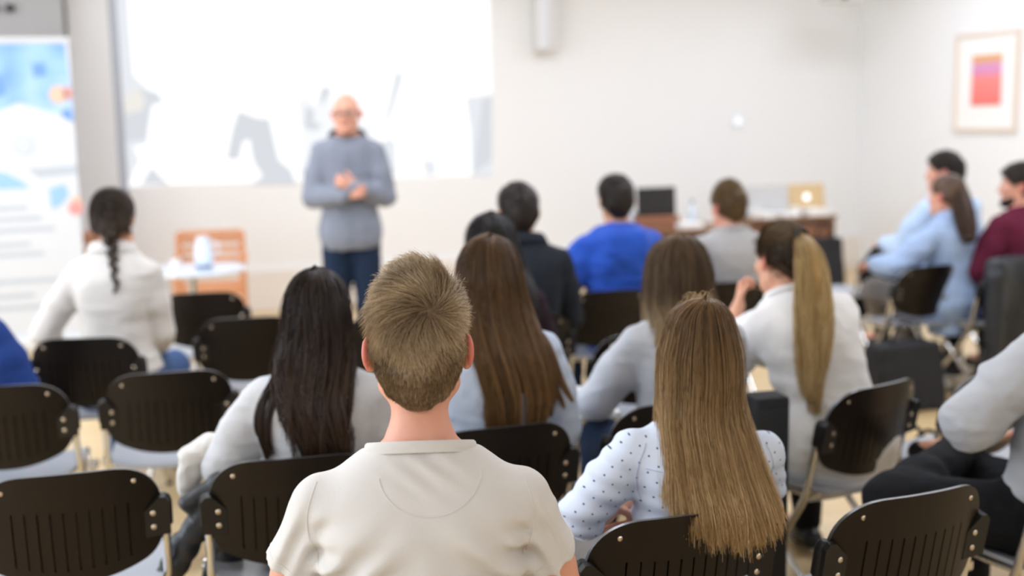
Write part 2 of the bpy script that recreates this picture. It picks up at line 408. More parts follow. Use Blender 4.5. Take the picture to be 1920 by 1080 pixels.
def person(label, at, heading, head_px=None, sex='m', k=1., hs=1., w=1., lean=0., psi=0., standing=False, hyaw=0., hpitch=0., hroll=0.,
           L=None, R=None, legs=None, skin='skin', top=None, bottom=None, shoes='shoe_dark', hair=None, h=.0065, group=None, hz=None, eye='5a4632',
           curve=0., twist=0., cat='person', brow='4a3a2a', name='person', sxl=0., solve='kx', nl=0.):
    B=MALE if sex=='m' else FEMALE; c=Ctx()
    Rw=rotz(heading); o3=np.array([at[0],at[1],0.]); hz=hz if hz is not None else (.97 if standing else .535)
    H=np.array([0,0,hz])
    def pose(k,psi):
        Rt=roty(psi)@rotx(-lean)
        def T(x,y,t):
            tt=t/k; cyy=curve*max(0,tt)**2*4
            return H+Rt@np.array([x,y+cyy,t])
        nb=T(0,.006,.545*k)
        Rh=rotz(hyaw)@rotx(-hpitch)@roty(hroll)
        Hc=nb+Rt@np.array([0,.016,.04*k+nl])+Rh@np.array([0,.010,.070])*hs
        return Rt,T,nb,Rh,Hc
    if head_px is not None:
        for _ in range(25):
            Rt,T,nb,Rh,Hc=pose(k,psi); q=proj(o3+Rw@(Hc+Rh@np.array([0,-.015,.122])*hs))
            ex,ey=head_px[0]-q[0],head_px[1]-q[1]; D=(o3+Rw@Hc)[1]
            if 'x' in solve: o3[0]+=.9*ex*D/FPX
            if 'k' in solve: k=min(1.25,max(.75,k-.8*ey*D/FPX/.6))
    Rt,T,nb,Rh,Hc=pose(k,psi)
    print('PERSON %-60s k=%.3f psi=%.3f headz=%.3f D=%.2f'%(label[:60],k,psi,Hc[2],(o3+Rw@Hc)[1]))
    rx=np.array(B['rx'])*w; ry=np.array(B['ry'])*(.5+.5*w); cy=np.array(B['cy'])
    tf=np.linspace(TT[0],TT[-1],140)
    def smooth(v): 
        u=np.interp(tf,TT,v); 
        for _ in range(30): u[1:-1]=.25*u[:-2]+.5*u[1:-1]+.25*u[2:]
        return u
    rxs,rys,cys=smooth(rx),smooth(ry),smooth(cy)
    def torso(F, off=0., t0=-.13, t1=.55, scale=1., kk=.03, extra=None):
        def fn(X,Y,Z):
            x=X-H[0]; y=Y-H[1]; z=Z-H[2]; A=Rt
            lx=A[0,0]*x+A[1,0]*y+A[2,0]*z; ly=A[0,1]*x+A[1,1]*y+A[2,1]*z; lt=(A[0,2]*x+A[1,2]*y+A[2,2]*z)/k
            tc=np.clip(lt,TT[0],TT[-1]); u=(tc-TT[0])/(TT[-1]-TT[0])*139
            i=np.clip(u.astype(int),0,138); f=u-i
            a=(rxs[i]*(1-f)+rxs[i+1]*f)*scale; b=(rys[i]*(1-f)+rys[i+1]*f)*scale; cc=cys[i]*(1-f)+cys[i+1]*f+curve*np.maximum(tc,0)**2*4
            a=a+off; b=b+off
            if extra is not None:
                ea,eb=extra(tc); a=a+ea; b=b+eb
            ux,uy=np.abs(lx)/a,np.abs(ly-cc)/b
            q=(ux**2.4+uy**2.4)**(1/2.4)+1e-6
            g=np.sqrt((ux**1.4/a)**2+(uy**1.4/b)**2)/q**1.4+1e-3
            d=(q-1)/np.maximum(g,1/ .25)
            e=np.maximum(t0-lt,lt-t1)*k
            return smax(d,e,.02)
        m=.24*w+.08
        F.put(fn, np.minimum(T(0,0,t0*k),T(0,0,t1*k))-np.array([m,.2,.06]), np.maximum(T(0,0,t0*k),T(0,0,t1*k))+np.array([m,.2,.06]), kk, pad=.03)
    sw=B['sw']*w+sxl; ar=[a*(.6+.4*w) for a in B['ar']]
    J={}
    dflt=dict(e=(.06,.08,-.27),w=(-.12,.22,-.04),curl=.5)
    for nme,sd,spec in (('L',-1,L),('R',1,R)):
        sp=dict(dflt); sp.update(spec or {})
        S=T(sd*sw,cy[8]+.004+sp.get('sh',(0,0))[0],.434*k+sp.get('sh',(0,0))[1])
        e=np.array(sp['e']); E=S+np.array([sd*e[0],e[1],e[2]])*min(k,1.02)
        v=np.array(sp['w']); Wr=E+np.array([sd*v[0],v[1],v[2]])*min(k,1.02)
        hd=np.array(sp.get('hd',v)); hd=np.array([sd*hd[0],hd[1],hd[2]])
        hn=np.array(sp.get('hn',(0,.1,-1))); hn=np.array([sd*hn[0],hn[1],hn[2]])
        J[nme]=dict(S=S,E=E,W=Wr,hd=hd,hn=hn,sd=sd,sp=sp)
    def arm(F,sd,off=0.,upto=2.,kk=.025,loose=0.,cuff=0.):
        j=J[sd]; F.cap(j['S'],j['S']*.5+j['E']*.5,ar[0]+off,(ar[0]+ar[1])/2+off+loose,kk+.02)
        if upto<=1.: 
            P=j['S']+(j['E']-j['S'])*upto; F.cap(j['S']*.5+j['E']*.5,P,(ar[0]+ar[1])/2+off+loose,ar[1]+off+loose,kk); return
        F.cap(j['S']*.5+j['E']*.5,j['E'],(ar[0]+ar[1])/2+off+loose,ar[1]+off+loose*.8,kk)
        Q=j['E']+(j['W']-j['E'])*min(1.,upto-1.)
        M_=j['E']+(Q-j['E'])*.35
        F.cap(j['E'],M_,ar[1]-.002+off+loose*.8,ar[2]+.003+off+loose*.8,kk); F.cap(M_,Q,ar[2]+.003+off+loose*.8,ar[3]+off+loose*.5+cuff,kk)
    if legs is None:
        legs = {} 
    LG={}
    for nme,sd in (('L',-1),('R',1)):
        g=dict(legs.get(nme,{}))
        if standing: d_=dict(knee=(sd*.10,.02,.51),ankle=(sd*.105,-.01,.09),toe=None)
        else: d_=dict(knee=(sd*.14,.43,.505),ankle=(sd*.15,.40,.10),toe=None)
        d_.update({q:np.array([sd*v[0],v[1],v[2]]) for q,v in g.items() if v is not None})
        d_['hip']=np.array([sd*(.088 if not standing else .085),.0,hz-.005 if not standing else hz-.04])
        kn,an=np.array(d_['knee'],float),np.array(d_['ankle'],float)
        if d_['toe'] is None:
            fd=np.array([sd*.15,1.,0]) if standing else np.array([sd*.12,1.,0.])
            d_['toe']=an+nrm(fd)*.19-np.array([0,0,.055])
        d_['knee'],d_['ankle'],d_['toe']=kn,an,np.array(d_['toe'],float); LG[nme]=d_
    def leg(F,sd,off=0.,kk=.03,upto=1.):
        g=LG[sd]; a=1 if sex=='m' else .95
        F.cap(g['hip'],g['knee'],(.084*a)+off,(.060*a)+off,kk)
        an=g['knee']+(g['ankle']-g['knee'])*upto
        mid=g['knee']+(g['ankle']-g['knee'])*.3-np.array([0,.012,0])
        F.cap(g['knee'],mid,.058*a+off,.055*a+off,kk); F.cap(mid,an,.055*a+off,(.040+.015*(1-upto))*a+off,kk)
    pts=[T(0,0,-.13*k),T(0,0,.55*k),Hc+np.array([0,0,.15]),Hc]+[J[s][q] for s in 'LR' for q in 'SEW']+[LG[s][q] for s in 'LR' for q in('hip','knee','ankle','toe')]
    lo=np.min(pts,0)-.22; hi=np.max(pts,0)+.22; lo[2]=max(lo[2],-.03)
    lo[0]=min(lo[0],-.30*w); hi[0]=max(hi[0],.30*w)
    # --- body
    F=Field(lo,hi,h)
    torso(F,0,scale=.91)
    F.chain([T(0,.0,.48*k),nb,Hc+Rh@np.array([0,-.018,-.055])*hs],[B['neck']+.012,B['neck'],B['neck']],.03)
    A=Rh/hs
    def hfn(X,Y,Z):
        x,y,z=X-Hc[0],Y-Hc[1],Z-Hc[2]
        return head_sdf(A[0,0]*x+A[1,0]*y+A[2,0]*z,A[0,1]*x+A[1,1]*y+A[2,1]*z,A[0,2]*x+A[1,2]*y+A[2,2]*z,sex)*hs
    F.put(hfn,Hc-.145*hs,Hc+.145*hs,.028)
    for s in 'LR':
        arm(F,s); j=J[s]; add_hand(F,j['W'],j['hd'],j['hn'],j['sd'],j['sp']['curl'],sc=.97 if sex=='m' else .9,thumb=j['sp'].get('thumb',(.6,.75,.25)))
        leg(F,s,-.006); g=LG[s]; F.cap(g['ankle'],g['toe']*.8+g['ankle']*.2,.036,.028,.02)
    V,Q=F.mesh(1)
    vh=((V-Hc)@Rh)/hs
    lipv=(np.abs(vh[:,0])<.021)&(np.abs(vh[:,2]+.0615)<.0085)&(vh[:,1]>.083)
    earv=(np.abs(vh[:,0])>.084)&(np.abs(vh[:,2])<.05)
    mi=np.where(lipv[Q].all(1),1,0); mi=np.where(earv[Q].all(1),2,mi)
    body=mesh_np(name,V,Q,mats=[M[skin],M['lip'],M[skin+'_ear'] if skin+'_ear' in M else M[skin]],midx=mi)
    body.location=tuple(o3); body.rotation_euler=(0,0,heading); tag(body,label,cat,group)
    c.body=body; c.F=F; c.Hc=Hc; c.Rh=Rh; c.hs=hs; c.T=T; c.k=k; c.J=J; c.LG=LG; c.Rt=Rt; c.nb=nb; c.w=w; c.sex=sex; c.h=h; c.o3=o3; c.Rw=Rw
    for sd in(-1,1):
        e=link(bpy.data.objects.new('eye',eye_mesh(eye)),body)
        R4=Matrix((Rh@rotx(-PI/2)).tolist()).to_4x4(); e.matrix_local=Matrix.Translation(Vector(Hc+Rh@np.array([sd*.031,.0835,.004])*hs))@R4
        if brow:
            m=MB(); P=[Hc+Rh@np.array([sd*(.016+.030*u),.0955-.016*u*u-.002*u,.0245+.006*math.sin(u*2.2)])*hs for u in np.linspace(0,1,7)]
            m.tube(P,[.0022,.0036,.004,.0038,.0034,.0026,.0012],6); m.build('eyebrow',M['brow_'+brow] if 'brow_'+brow in M else M.setdefault('brow_'+brow,mat('brow_'+brow,brow,.7)),body,True)
    # --- trousers
    bt=dict(mat='denim',off=.014,upto=.97); bt.update(bottom or {})
    G=Field(np.array([lo[0],lo[1],0]),np.array([hi[0],hi[1],hz+.25]),max(h,.0065))
    torso(G,.010,-.13,bt.get('waist',.06))
    for s in 'LR': leg(G,s,bt['off'],.04,bt['upto'])
    G.displace(folds(bt.get('folds',[(.007,(14,9,14)),(.004,(30,22,30))])))
    V,Q=G.mesh(1); c.trousers=mesh_np('trousers',V,Q,mats=[M[bt['mat']]],parent=body)
    # --- shoes
    for s in 'LR':
        g=LG[s]; d=nrm((g['toe']-g['ankle'])*np.array([1,1,0])); a=g['ankle']
        zb=min(a[2]-.09,g['toe'][2]-.035)
        S_=Field(np.minimum(a,g['toe'])-.12,np.maximum(a,g['toe'])+.12,.006)
        S_.cap(a-d*.045+np.array([0,0,-.045]),a+d*.03+np.array([0,0,-.05]),.040,.042,.02); S_.cap(a+d*.03+np.array([0,0,-.05]),a+d*.17+np.array([0,0,-.056]),.042,.036,.03)
        S_.cap(a+np.array([0,0,-.03]),a+np.array([0,0,.02]),.044,.046,.02)
        S_.cut(a+np.array([0,0,-.088]),(0,0,-1)); S_.cut(a+np.array([0,0,.02]),(0,0,1))
        V,Q=S_.mesh(1); mesh_np('shoe',V,Q,mats=[M[shoes]],parent=body)
    # --- top
    tp=dict(kind='tee',mat='white_tee',off=.010,loose=.010,folds=None,hem=-.10,collar='rib',k=.016); tp.update(top or {})
    sleeve=tp.get('sleeve',.55 if tp['kind']=='tee' else 1.98)
    G=Field(np.array([lo[0]-.02,lo[1],max(0,hz-.3)]),np.array([hi[0]+.02,hi[1],Hc[2]]),tp.get('h',h))
    torso(G,tp['off'],tp['hem'],.56 if tp['collar']!='none' else .54,extra=tp.get('extra'))
    for s in 'LR': arm(G,s,tp['off']*.9,sleeve if sleeve>1 else sleeve+.2,tp['k'],tp['loose'],tp.get('cuff',0.))
    if sleeve<=1:
        for s in 'LR':
            j=J[s]; P=j['S']+(j['E']-j['S'])*sleeve; n=nrm(j['E']-j['S']); cp=P+n*.13
            # the sleeve ends flat; only the arm's tube is trimmed, not the body of the shirt
            def fn(X,Y,Z,P=P,n=n):
                pl=-((X-P[0])*n[0]+(Y-P[1])*n[1]+(Z-P[2])*n[2]); c2=P+n*.2
                q=capd(X,Y,Z,P,c2,.075,.075); return smax(pl,q,.002)
            G.put(fn,P-.09,P+n*.1+.09,.002,'s')
    for ex in tp.get('pieces',[]): ex(G,c)
    nk=tp.get('neck_t',.532); Pn=T(0,0,nk*k); nn=Rt@np.array([0,tp.get('neck_tilt',.25),1.])
    G.cut(Pn,nn,.006)
    fd=tp['folds'] or [(.006,(10,6,22)),(.0035,(26,20,40))]
    G.displace(folds(fd))
    c.S=G; V,Q=G.mesh(1); c.top=mesh_np(tp.get('name','shirt'),V,Q,mats=[M[tp['mat']]],parent=body)
    c.topV,c.topQ=V,Q
    # collar
    col=tp['collar']; ut=nrm(nn); fx=np.array([1.,0,0]); fy=np.cross(ut,fx)
    cc=Pn+Rt@np.array([0,cys[int((nk-TT[0])/(TT[-1]-TT[0])*139)]-.003,0])
    if col in('rib','shirt','polo'):
        m=MB(); n=36; i0=int((nk-TT[0])/(TT[-1]-TT[0])*139); ra,rb=rxs[i0]+tp['off']-.004+tp.get('col_r',0),rys[i0]+tp['off']-.002+tp.get('col_r',0)
        rb=min(rb,ra*.95)
        prof={'rib':[(1.05,-.014),(1.06,-.006),(1.035,.004),(1.0,.007),(.965,.004),(.97,-.008)],
              'shirt':[(1.22,-.02),(1.18,-.002),(1.10,.022),(1.05,.034),(1.0,.034),(.98,.02),(1.0,-.01)],
              'polo':[(1.25,-.022),(1.2,-.004),(1.09,.02),(1.03,.026),(.98,.022),(1.0,-.01)]}[col]
        V=[];Fc=[]
        for (q,zz) in prof:
            for a in range(n):
                th=2*PI*a/n; fr=max(0,math.sin(th)); V.append(cc+fx*ra*q*math.cos(th)+fy*rb*q*math.sin(th)+ut*(zz-.018*fr))
        np_=len(prof)
        for i in range(np_):
            for a in range(n):
                b_=(a+1)%n; j=(i+1)%np_; Fc.append((i*n+a,i*n+b_,j*n+b_,j*n+a))
        m.add(V,Fc); m.build('collar',M[tp.get('colmat',tp['mat'])],c.top,True,80)
    c.cc,c.ut=cc,ut
    if hair: hair(c)
    return c
def surf_line(c, pts, dirn=(0,1,0), r=.0011, name='seam', m='seam', lift=.0006):
    """a stitched seam laid on the shirt: pts in person space are cast along dirn"""
    bv=BVHTree.FromPolygons([tuple(v) for v in c.topV],[tuple(q) for q in c.topQ])
    P=[]
    for p in pts:
        hit=bv.ray_cast(Vector(np.array(p)-np.array(dirn)*.5),Vector(dirn),1.)
        if hit[0] is not None: P.append(np.array(hit[0])+np.array(hit[1])*(lift if np.dot(hit[1],dirn)<0 else -lift))
    if len(P)>2:
        mb=MB(); mb.tube(P,r,5); mb.build(name,M[m],c.top,True)
# ------------------------------------------------------------------ hair
def hair_cap(c, vt=.012, vs=.008, vb=.008, nape=-.085, nape_v=.9, nape_f=.0, front=.02, h=.004, ear=True, zc=.03, disp=None, box=0.):
    """solid hair mass on the skull, in head space"""
    F=Field((-.13,-.15,-.14),(.13,.13,.19),h)
    F.ell((0,-.014,zc-.005),(.0765+vs,.097+vb,.098+vt),k=0)
    if box: F.ell((0,.005,.062),(.0725+box,.088,.060+vt),k=.03)
    F.ell((0,-.03,-.02),(.066+vs*.8,.078+vb,.085),k=.03)
    F.cut((0,.0,-.02+0),(0,1,-1.05),.012) if front is None else F.cut((0,front,0),(0,1.,-.95),.012)
    X=F.ax[0][:,None,None]; Y=F.ax[1][None,:,None]; Z=F.ax[2][None,None,:]
    F.F=smax(F.F,(nape+np.maximum(0,np.abs(X)-nape_f)*nape_v-Z+0*Y).astype(np.float32),.008)
    if ear:
        for s in(-1,1): F.ell((s*.088,.004,-.014),(.03,.030,.036),k=.008,op='s')
    if disp: F.displace(disp)
    return F
def put_hair(c, parts, m, name='hair'):
    Vs=[];Qs=[];tone=[];al=[];n=0
    for V,Q,t,a in parts:
        Vs.append(V);Qs.append(np.asarray(Q)+n);tone.append(t);al.append(a);n+=len(V)
    return mesh_np(name,np.concatenate(Vs),np.concatenate(Qs),mats=[M[m]],parent=c.body,attrs=dict(tone=np.concatenate(tone),along=np.concatenate(al)))
def to_person(c,P): return c.Hc+(P*c.hs)@c.Rh.T
def sample_mesh(V,Q,n):
    T_=np.concatenate([Q[:,[0,1,2]],Q[:,[0,2,3]]]); a=V[T_[:,0]];b=V[T_[:,1]];d=V[T_[:,2]]
    ar=np.linalg.norm(np.cross(b-a,d-a),axis=1); i=rng.choice(len(T_),n,p=ar/ar.sum())
    u=rng.random(n);v=rng.random(n); m=u+v>1; u[m]=1-u[m]; v[m]=1-v[m]
    return a[i]+(b[i]-a[i])*u[:,None]+(d[i]-a[i])*v[:,None]
def grad(F,P):
    e=F.h; g=np.stack([F.sample(P+np.eye(3)[i]*e)-F.sample(P-np.eye(3)[i]*e) for i in range(3)],-1)
    return g/(np.linalg.norm(g,axis=-1,keepdims=True)+1e-9)
def short_hair(m, n=5000, Lt=.04, Ls=.018, Ln=.008, whorl=(.012,-.085,.085), swirl=.6, lift=.55, r=.0007, S=6, tousle=.35, cap={}, topz=.06, fwd=0., base=.25):
    def fn(c):
        F=hair_cap(c,**cap); V,Q=F.mesh(1)
        tn=np.clip(base+.18*(vnoise(V*60)-.5)*2,0,1)
        parts=[(to_person(c,V),Q,tn,np.zeros(len(V))+.1)]
        P=sample_mesh(V,Q,n); N=grad(F,P); wv=np.array(whorl)
        d=P-wv; d=d-N*(d*N).sum(1,keepdims=True); d/=np.linalg.norm(d,axis=1,keepdims=True)+1e-6
        sw_=np.cross(N,d); g=np.array([0,0,-1.])-N*(-N[:,2:3]); 
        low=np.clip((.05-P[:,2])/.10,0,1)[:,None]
        fl=d+swirl*sw_*(1-low)+low*g*1.5+fwd*np.array([0,1.,0])*(1-low)
        tz=np.stack([vnoise(P*22+i*7.3)-.5 for i in range(3)],-1)*2
        fl=fl+tousle*tz*(1-.7*low)*2+rng.normal(0,.12+.15*tousle,P.shape)
        fl-=N*(fl*N).sum(1,keepdims=True); fl/=np.linalg.norm(fl,axis=1,keepdims=True)+1e-6
        zt=np.clip((P[:,2]-.0)/topz,0,1); zn=np.clip((P[:,2]+.085)/.07,0,1)
        Ln_=(Ln+(Ls-Ln)*zn)*(1-zt)+Lt*zt; Ln_*=rng.uniform(.7,1.2,n)
        s=np.linspace(0,1,S)[None,:,None]; li=(lift*(.75+.25*zt)+rng.normal(0,.12,n))[:,None,None]
        C=P[:,None]-N[:,None]*.0005+Ln_[:,None,None]*(s*(fl[:,None]*(.6+.4*s)+N[:,None]*li*(1-.55*s)))
        rad=r*np.broadcast_to((1-.75*np.linspace(0,1,S))[None],(n,S))*rng.uniform(.7,1.3,(n,1))
        TV,TQ=tube_np(C,rad,3)
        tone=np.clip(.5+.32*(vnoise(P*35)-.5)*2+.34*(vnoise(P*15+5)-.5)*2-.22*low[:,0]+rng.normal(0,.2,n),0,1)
        parts.append((to_person(c,TV),TQ,np.repeat(tone,S*3),np.tile(np.repeat(np.linspace(0,1,S),3),n)))
        put_hair(c,parts,m)
    return fn
def long_hair(m, prof, end=-.42, n_lock=260, per=14, S=24, r=.0009, th=1.9, wave=.006, wf=1.4, jit=.05, fly=60, tipcurl=.02, cap={}, topz=.138, side=None, clear=.006, chair=None, endfn=None, mid=None, tband=.25, shell=.84):
    """prof rows: dz, half width, y centre, half depth, x shift (head space, upright frame)"""
    def fn(c):
        yaw=math.atan2(c.Rh[1,0],c.Rh[0,0]); Ry=rotz(yaw); hs=c.hs
        F=hair_cap(c,**cap); V,Q=F.mesh(1)
        tn=np.clip(.3+.2*(vnoise(V*np.array([120,120,20.]))-.5)*2,0,1)
        parts=[(to_person(c,V),Q,tn,np.zeros(len(V)))]
        p_=np.array(sorted(prof),float); b6=np.array([np.interp(.06,p_[:,0],p_[:,i]) for i in range(1,5)]); p_=p_[p_[:,0]<.06]
        dm=lambda z: math.sqrt(max(0,1-(max(0,z-.015)/(topz-.015))**2.3))/math.sqrt(1-(.045/(topz-.015))**2.3)
        pr=np.array(list(map(list,p_))+[[z,b6[0]*dm(z)+.001,b6[1],b6[2]*dm(z)+.001,b6[3]] for z in np.linspace(.06,topz,24)],float)
        def P_(dz): return [np.interp(dz,pr[:,0],pr[:,i]) for i in range(1,5)]
        def place(th_,rr,dz):
            hw,yc,hd,xs=P_(dz); x=xs+rr*hw*np.sin(th_); y=yc-rr*hd*np.cos(th_)
            return np.stack([x,y,dz],-1)
        back=Ry@np.array([0,-1.,0])
        # how far each lock direction and height must stand off backwards to clear the shirt
        ng,nh=49,60; tg=np.linspace(-2.3,2.3,ng); hg=np.linspace(end-.14,topz+.02,nh)
        TG,HG=np.meshgrid(tg,hg,indexing='ij'); Pg=c.Hc+(place(TG,np.full(TG.shape,shell-.02),HG)*hs)@Ry.T
        off=np.zeros(TG.shape); done=np.zeros(TG.shape,bool)
        for st in np.arange(0,.13,.004):
            ok=c.S.sample(Pg+back*st)>=clear; off=np.where(~done&ok,st,off); done|=ok
        off=np.where(np.abs(TG)>1.75,0,off)
        if chair is not None:              # locks that hang over the chair back
            yy=place(TG,np.full(TG.shape,shell),HG)[...,1]; off=np.where(HG<chair[0],np.maximum(off,np.clip(yy-chair[1],0,.12)),off)
        for _ in range(2): off=np.maximum(off,np.maximum(np.roll(off,1,1),np.roll(off,-1,1)))
        for _ in range(14):
            q=np.pad(off,1,mode='edge'); off=.2*(q[1:-1,1:-1]+q[2:,1:-1]+q[:-2,1:-1]+q[1:-1,2:]+q[1:-1,:-2])
        def toP(X,th_=None):
            P=c.Hc+(X*hs)@Ry.T
            if th_ is None: return P
            u=np.clip((th_-tg[0])/(tg[1]-tg[0]),0,ng-1.001); v=np.clip((X[:,2]-hg[0])/(hg[1]-hg[0]),0,nh-1.001)
            i=u.astype(int); j=v.astype(int); f=u-i; g=v-j
            o=off[i,j]*(1-f)*(1-g)+off[i+1,j]*f*(1-g)+off[i,j+1]*(1-f)*g+off[i+1,j+1]*f*g
            return P+o[:,None]*back
        # inner mass
        nz,na=34,40; zz=topz-(topz-(end+.10))*np.linspace(0,1,nz)**1.3; thb=np.linspace(-th*.97,th*.97,na)
        ring=[]
        for i,z in enumerate(zz):
            o_=place(thb,np.full(na,shell),np.full(na,z)); hw,yc,hd,xs=P_(z); k_=np.clip((-.02-z)/.1,0,1)
            inn=place(thb[::-1],np.full(na,shell*(.45+.35*k_)),np.full(na,z)); ring.append(np.concatenate([o_,inn]))
        G=toP(np.array(ring).reshape(-1,3),np.tile(np.concatenate([thb,thb[::-1]]),nz))
        n2=2*na; a=np.arange(nz-1)[:,None]*n2; j=np.arange(n2)[None]; jn=(np.arange(n2)[None]+1)%n2
        Qg=np.stack([a+j,a+jn,a+n2+jn,a+n2+j],-1).reshape(-1,4)
        b0=(nz-1)*n2; caps=np.array([[b0+q,b0+q+1,b0+n2-2-q,b0+n2-1-q] for q in range(na-1)])
        ang=np.tile(np.concatenate([thb,thb[::-1]]),nz); zr=np.repeat((topz-zz)/(topz-end),n2)
        parts.append((G,np.concatenate([Qg,caps]),np.clip(.12+.30*(vnoise(np.stack([ang*9,zr*.8,ang*0],-1))-.5)*2,0,1),zr))
        # strands in locks
        nl=n_lock; tl=rng.uniform(-th,th,nl); rl=rng.uniform(.90,1.0,nl); ph=rng.uniform(0,6.28,nl); tonel=rng.random(nl)
        N=nl*per; lk=np.repeat(np.arange(nl),per)
        s=np.linspace(0,1,S)[None]
        dth=rng.normal(0,.075,N); t0=tl[lk]+dth; rr=rl[lk]+rng.normal(0,.02,N)
        el=np.full(N,end,float)
        if endfn is not None: el=endfn(t0)
        el=el+rng.normal(0,jit,N)*.5+np.repeat(rng.normal(0,jit,nl)*.6,per)
        if fly:
            f_=rng.choice(N,fly*2,False); rr[f_]=rng.uniform(1.02,1.10,len(f_)); el[f_]+=rng.uniform(-.02,.06,len(f_))
        top=topz+rng.normal(0,.003,N)
        dz=top[:,None]-(top-el)[:,None]*s**1.45
        gather=1-.72*np.clip((s-.35)/.65,0,1)
        tt=tl[lk][:,None]+dth[:,None]*gather
        wv=wave*s**1.2*np.sin(6.283*wf*s+ph[lk][:,None])
        X=place(tt,np.broadcast_to(rr[:,None],tt.shape),dz)
        X[...,0]+=wv+tipcurl*np.clip(s-.8,0,1)**2*25*np.sin(ph[lk])[:,None]*.2
        X[...,1]+=wave*.5*s*np.cos(6.283*wf*s*.8+2*ph[lk][:,None])-tipcurl*np.clip(s-.82,0,1)**2*20*.3
        X+=np.cumsum(rng.normal(0,.0004,X.shape),1)
        C=toP(X.reshape(-1,3),tt.reshape(-1)).reshape(N,S,3)
        if mid is not None: C=mid(C,s,c)
        rad=r*rng.uniform(.6,1.3,(N,1))*(1-.55*s**4)
        if fly: rad[f_]*=.5
        TV,TQ=tube_np(C,np.broadcast_to(rad,(N,S)),3)
        tone=np.clip(.15+.55*tonel[lk]+rng.normal(0,tband,N),0,1)
        parts.append((TV,TQ,np.repeat(tone,S*3),np.tile(np.repeat(np.linspace(0,1,S),3),N)))
        c.hair=put_hair(c,parts,m)
    return fn
def tail(c, path, rads, n, r, wave=.004, flat=.75, S=22, spread=1., seed=0, tone0=.15, lenv=.14):
    """bundle of strands along a path given in person space"""
    path=np.array(path,float); m_=len(path); u=np.linspace(0,m_-1,S)
    def ip(A): 
        A=np.array(A,float); o=[np.interp(u,np.arange(m_),A[:,i]) for i in range(A.shape[1])] if A.ndim==2 else np.interp(u,np.arange(m_),A)
        return np.stack(o,-1) if A.ndim==2 else o
    C=ip(path); 
    for _ in range(4): C[1:-1]=.25*C[:-2]+.5*C[1:-1]+.25*C[2:]
    R_=ip(rads); T_=np.gradient(C,axis=0); T_/=np.linalg.norm(T_,axis=1,keepdims=True)
    U=np.cross(T_,np.array([0,1.,0])+.01); U/=np.linalg.norm(U,axis=1,keepdims=True); B_=np.cross(T_,U)
    a=rng.uniform(0,6.283,n); q=np.sqrt(rng.uniform(.2,1,n)); s=np.linspace(0,1,S)[None]; ph=rng.uniform(0,6.283,n)[:,None]
    ca=(q*np.cos(a))[:,None]*R_[None]; sa=(q*np.sin(a))[:,None]*R_[None]*flat
    L_=(1-lenv*rng.random(n)**1.5)[:,None]*(S-1)*s; i=np.clip(L_.astype(int),0,S-2); f=(L_-i)[...,None]
    def at(A): return A[i]*(1-f)+A[i+1]*f
    Rr=at(R_[:,None])[...,0]
    X=at(C)+at(U)*((q*np.cos(a))[:,None]*Rr+wave*s*np.sin(5*s+ph))[...,None]+at(B_)*((q*np.sin(a))[:,None]*Rr*flat+wave*s*np.cos(4*s+ph*2))[...,None]
    rad=r*rng.uniform(.6,1.3,(n,1))*(1-.6*s**3)
    TV,TQ=tube_np(X,np.broadcast_to(rad,(n,S)),3)
    k=np.round(a*3)+np.round(q*3)*17; tone=np.clip(tone0+.5*np.abs(np.sin(k*12.9898)*43758.5%1)+rng.normal(0,.15,n),0,1)
    # core
    CV,CQ=tube_np(C[None],(R_*.82)[None],14); 
    return [(TV,TQ,np.repeat(tone,S*3),np.tile(np.repeat(np.linspace(0,1,S),3),n)),(CV,CQ,np.full(len(CV),.1),np.repeat(np.linspace(0,1,S),14))]

def clear_path(c,path,eps,dirn):
    out=[]
    for p in np.array(path,float):
        q=p
        for st in np.arange(0,.25,.006):
            q=p+np.array(dirn)*st
            if c.S.sample(q[None])[0]>=eps: break
        out.append(q)
    out=np.array(out)
    for _ in range(2): out[1:-1]=.25*out[:-2]+.5*out[1:-1]+.25*out[2:]
    return out
# ------------------------------------------------------------------ materials
M={}
M['wall']=mat('wall_paint','eeeeed',.85,bump=.05,bscale=180,var=.015,vscale=1.5)
M['wall_grey']=mat('grey_paint','e6e6e6',.8,var=.02,vscale=2)
M['plinth']=mat('plinth_paint','e9e2da',.5)
M['ceiling']=mat('ceiling_paint','f2f1ee',.9)
M['eyewhite']=mat('eye_white','e8e4de',.25); M['pupil']=mat('pupil','0a0908',.15)
M['lip']=mat('lip_skin','c07a6c',.45)
M['skin']=mat('skin_fair','dba68a',.5,spec=.35,bump=.12,bscale=260,var=.07,vscale=22,sss=.12)
M['skin_ear']=mat('skin_fair_ear','d68674',.5,spec=.35,sss=.2)
M['skin_rosy']=mat('skin_rosy','dca088',.5,spec=.35,bump=.1,bscale=260,var=.08,vscale=18,sss=.12)
M['skin_rosy_ear']=mat('skin_rosy_ear','d47c6c',.5,sss=.2)
M['skin_tan']=mat('skin_tan','c48f6e',.5,spec=.35,bump=.1,bscale=260,var=.07,vscale=20,sss=.12)
M['white_tee']=mat('white_jersey','d3cfcb',.92,spec=.2,bump=.25,bscale=320,var=.015,vscale=8,sheen=.15,stretch=(1,1,2.2))
M['seam']=mat('seam_thread','d9d4ce',.9); M['seam_blue']=mat('seam_thread_blue','a9b6d2',.9)
M['grey_knit']=mat('grey_knit','c0c0c2',.95,spec=.15,bump=.5,bscale=220,var=.06,vscale=60,sheen=.2)
M['grey_knit_cool']=mat('cool_grey_knit','b3b5ba',.95,spec=.15,bump=.4,bscale=220,var=.05,vscale=50,sheen=.2)
M['white_shirt']=mat('white_cotton','e9e8e7',.9,spec=.2,bump=.2,bscale=160,var=.02,vscale=10,sheen=.1)
M['cream_blouse']=mat('cream_blouse','d3cec8',.88,spec=.2,bump=.2,bscale=120,var=.02,vscale=10)
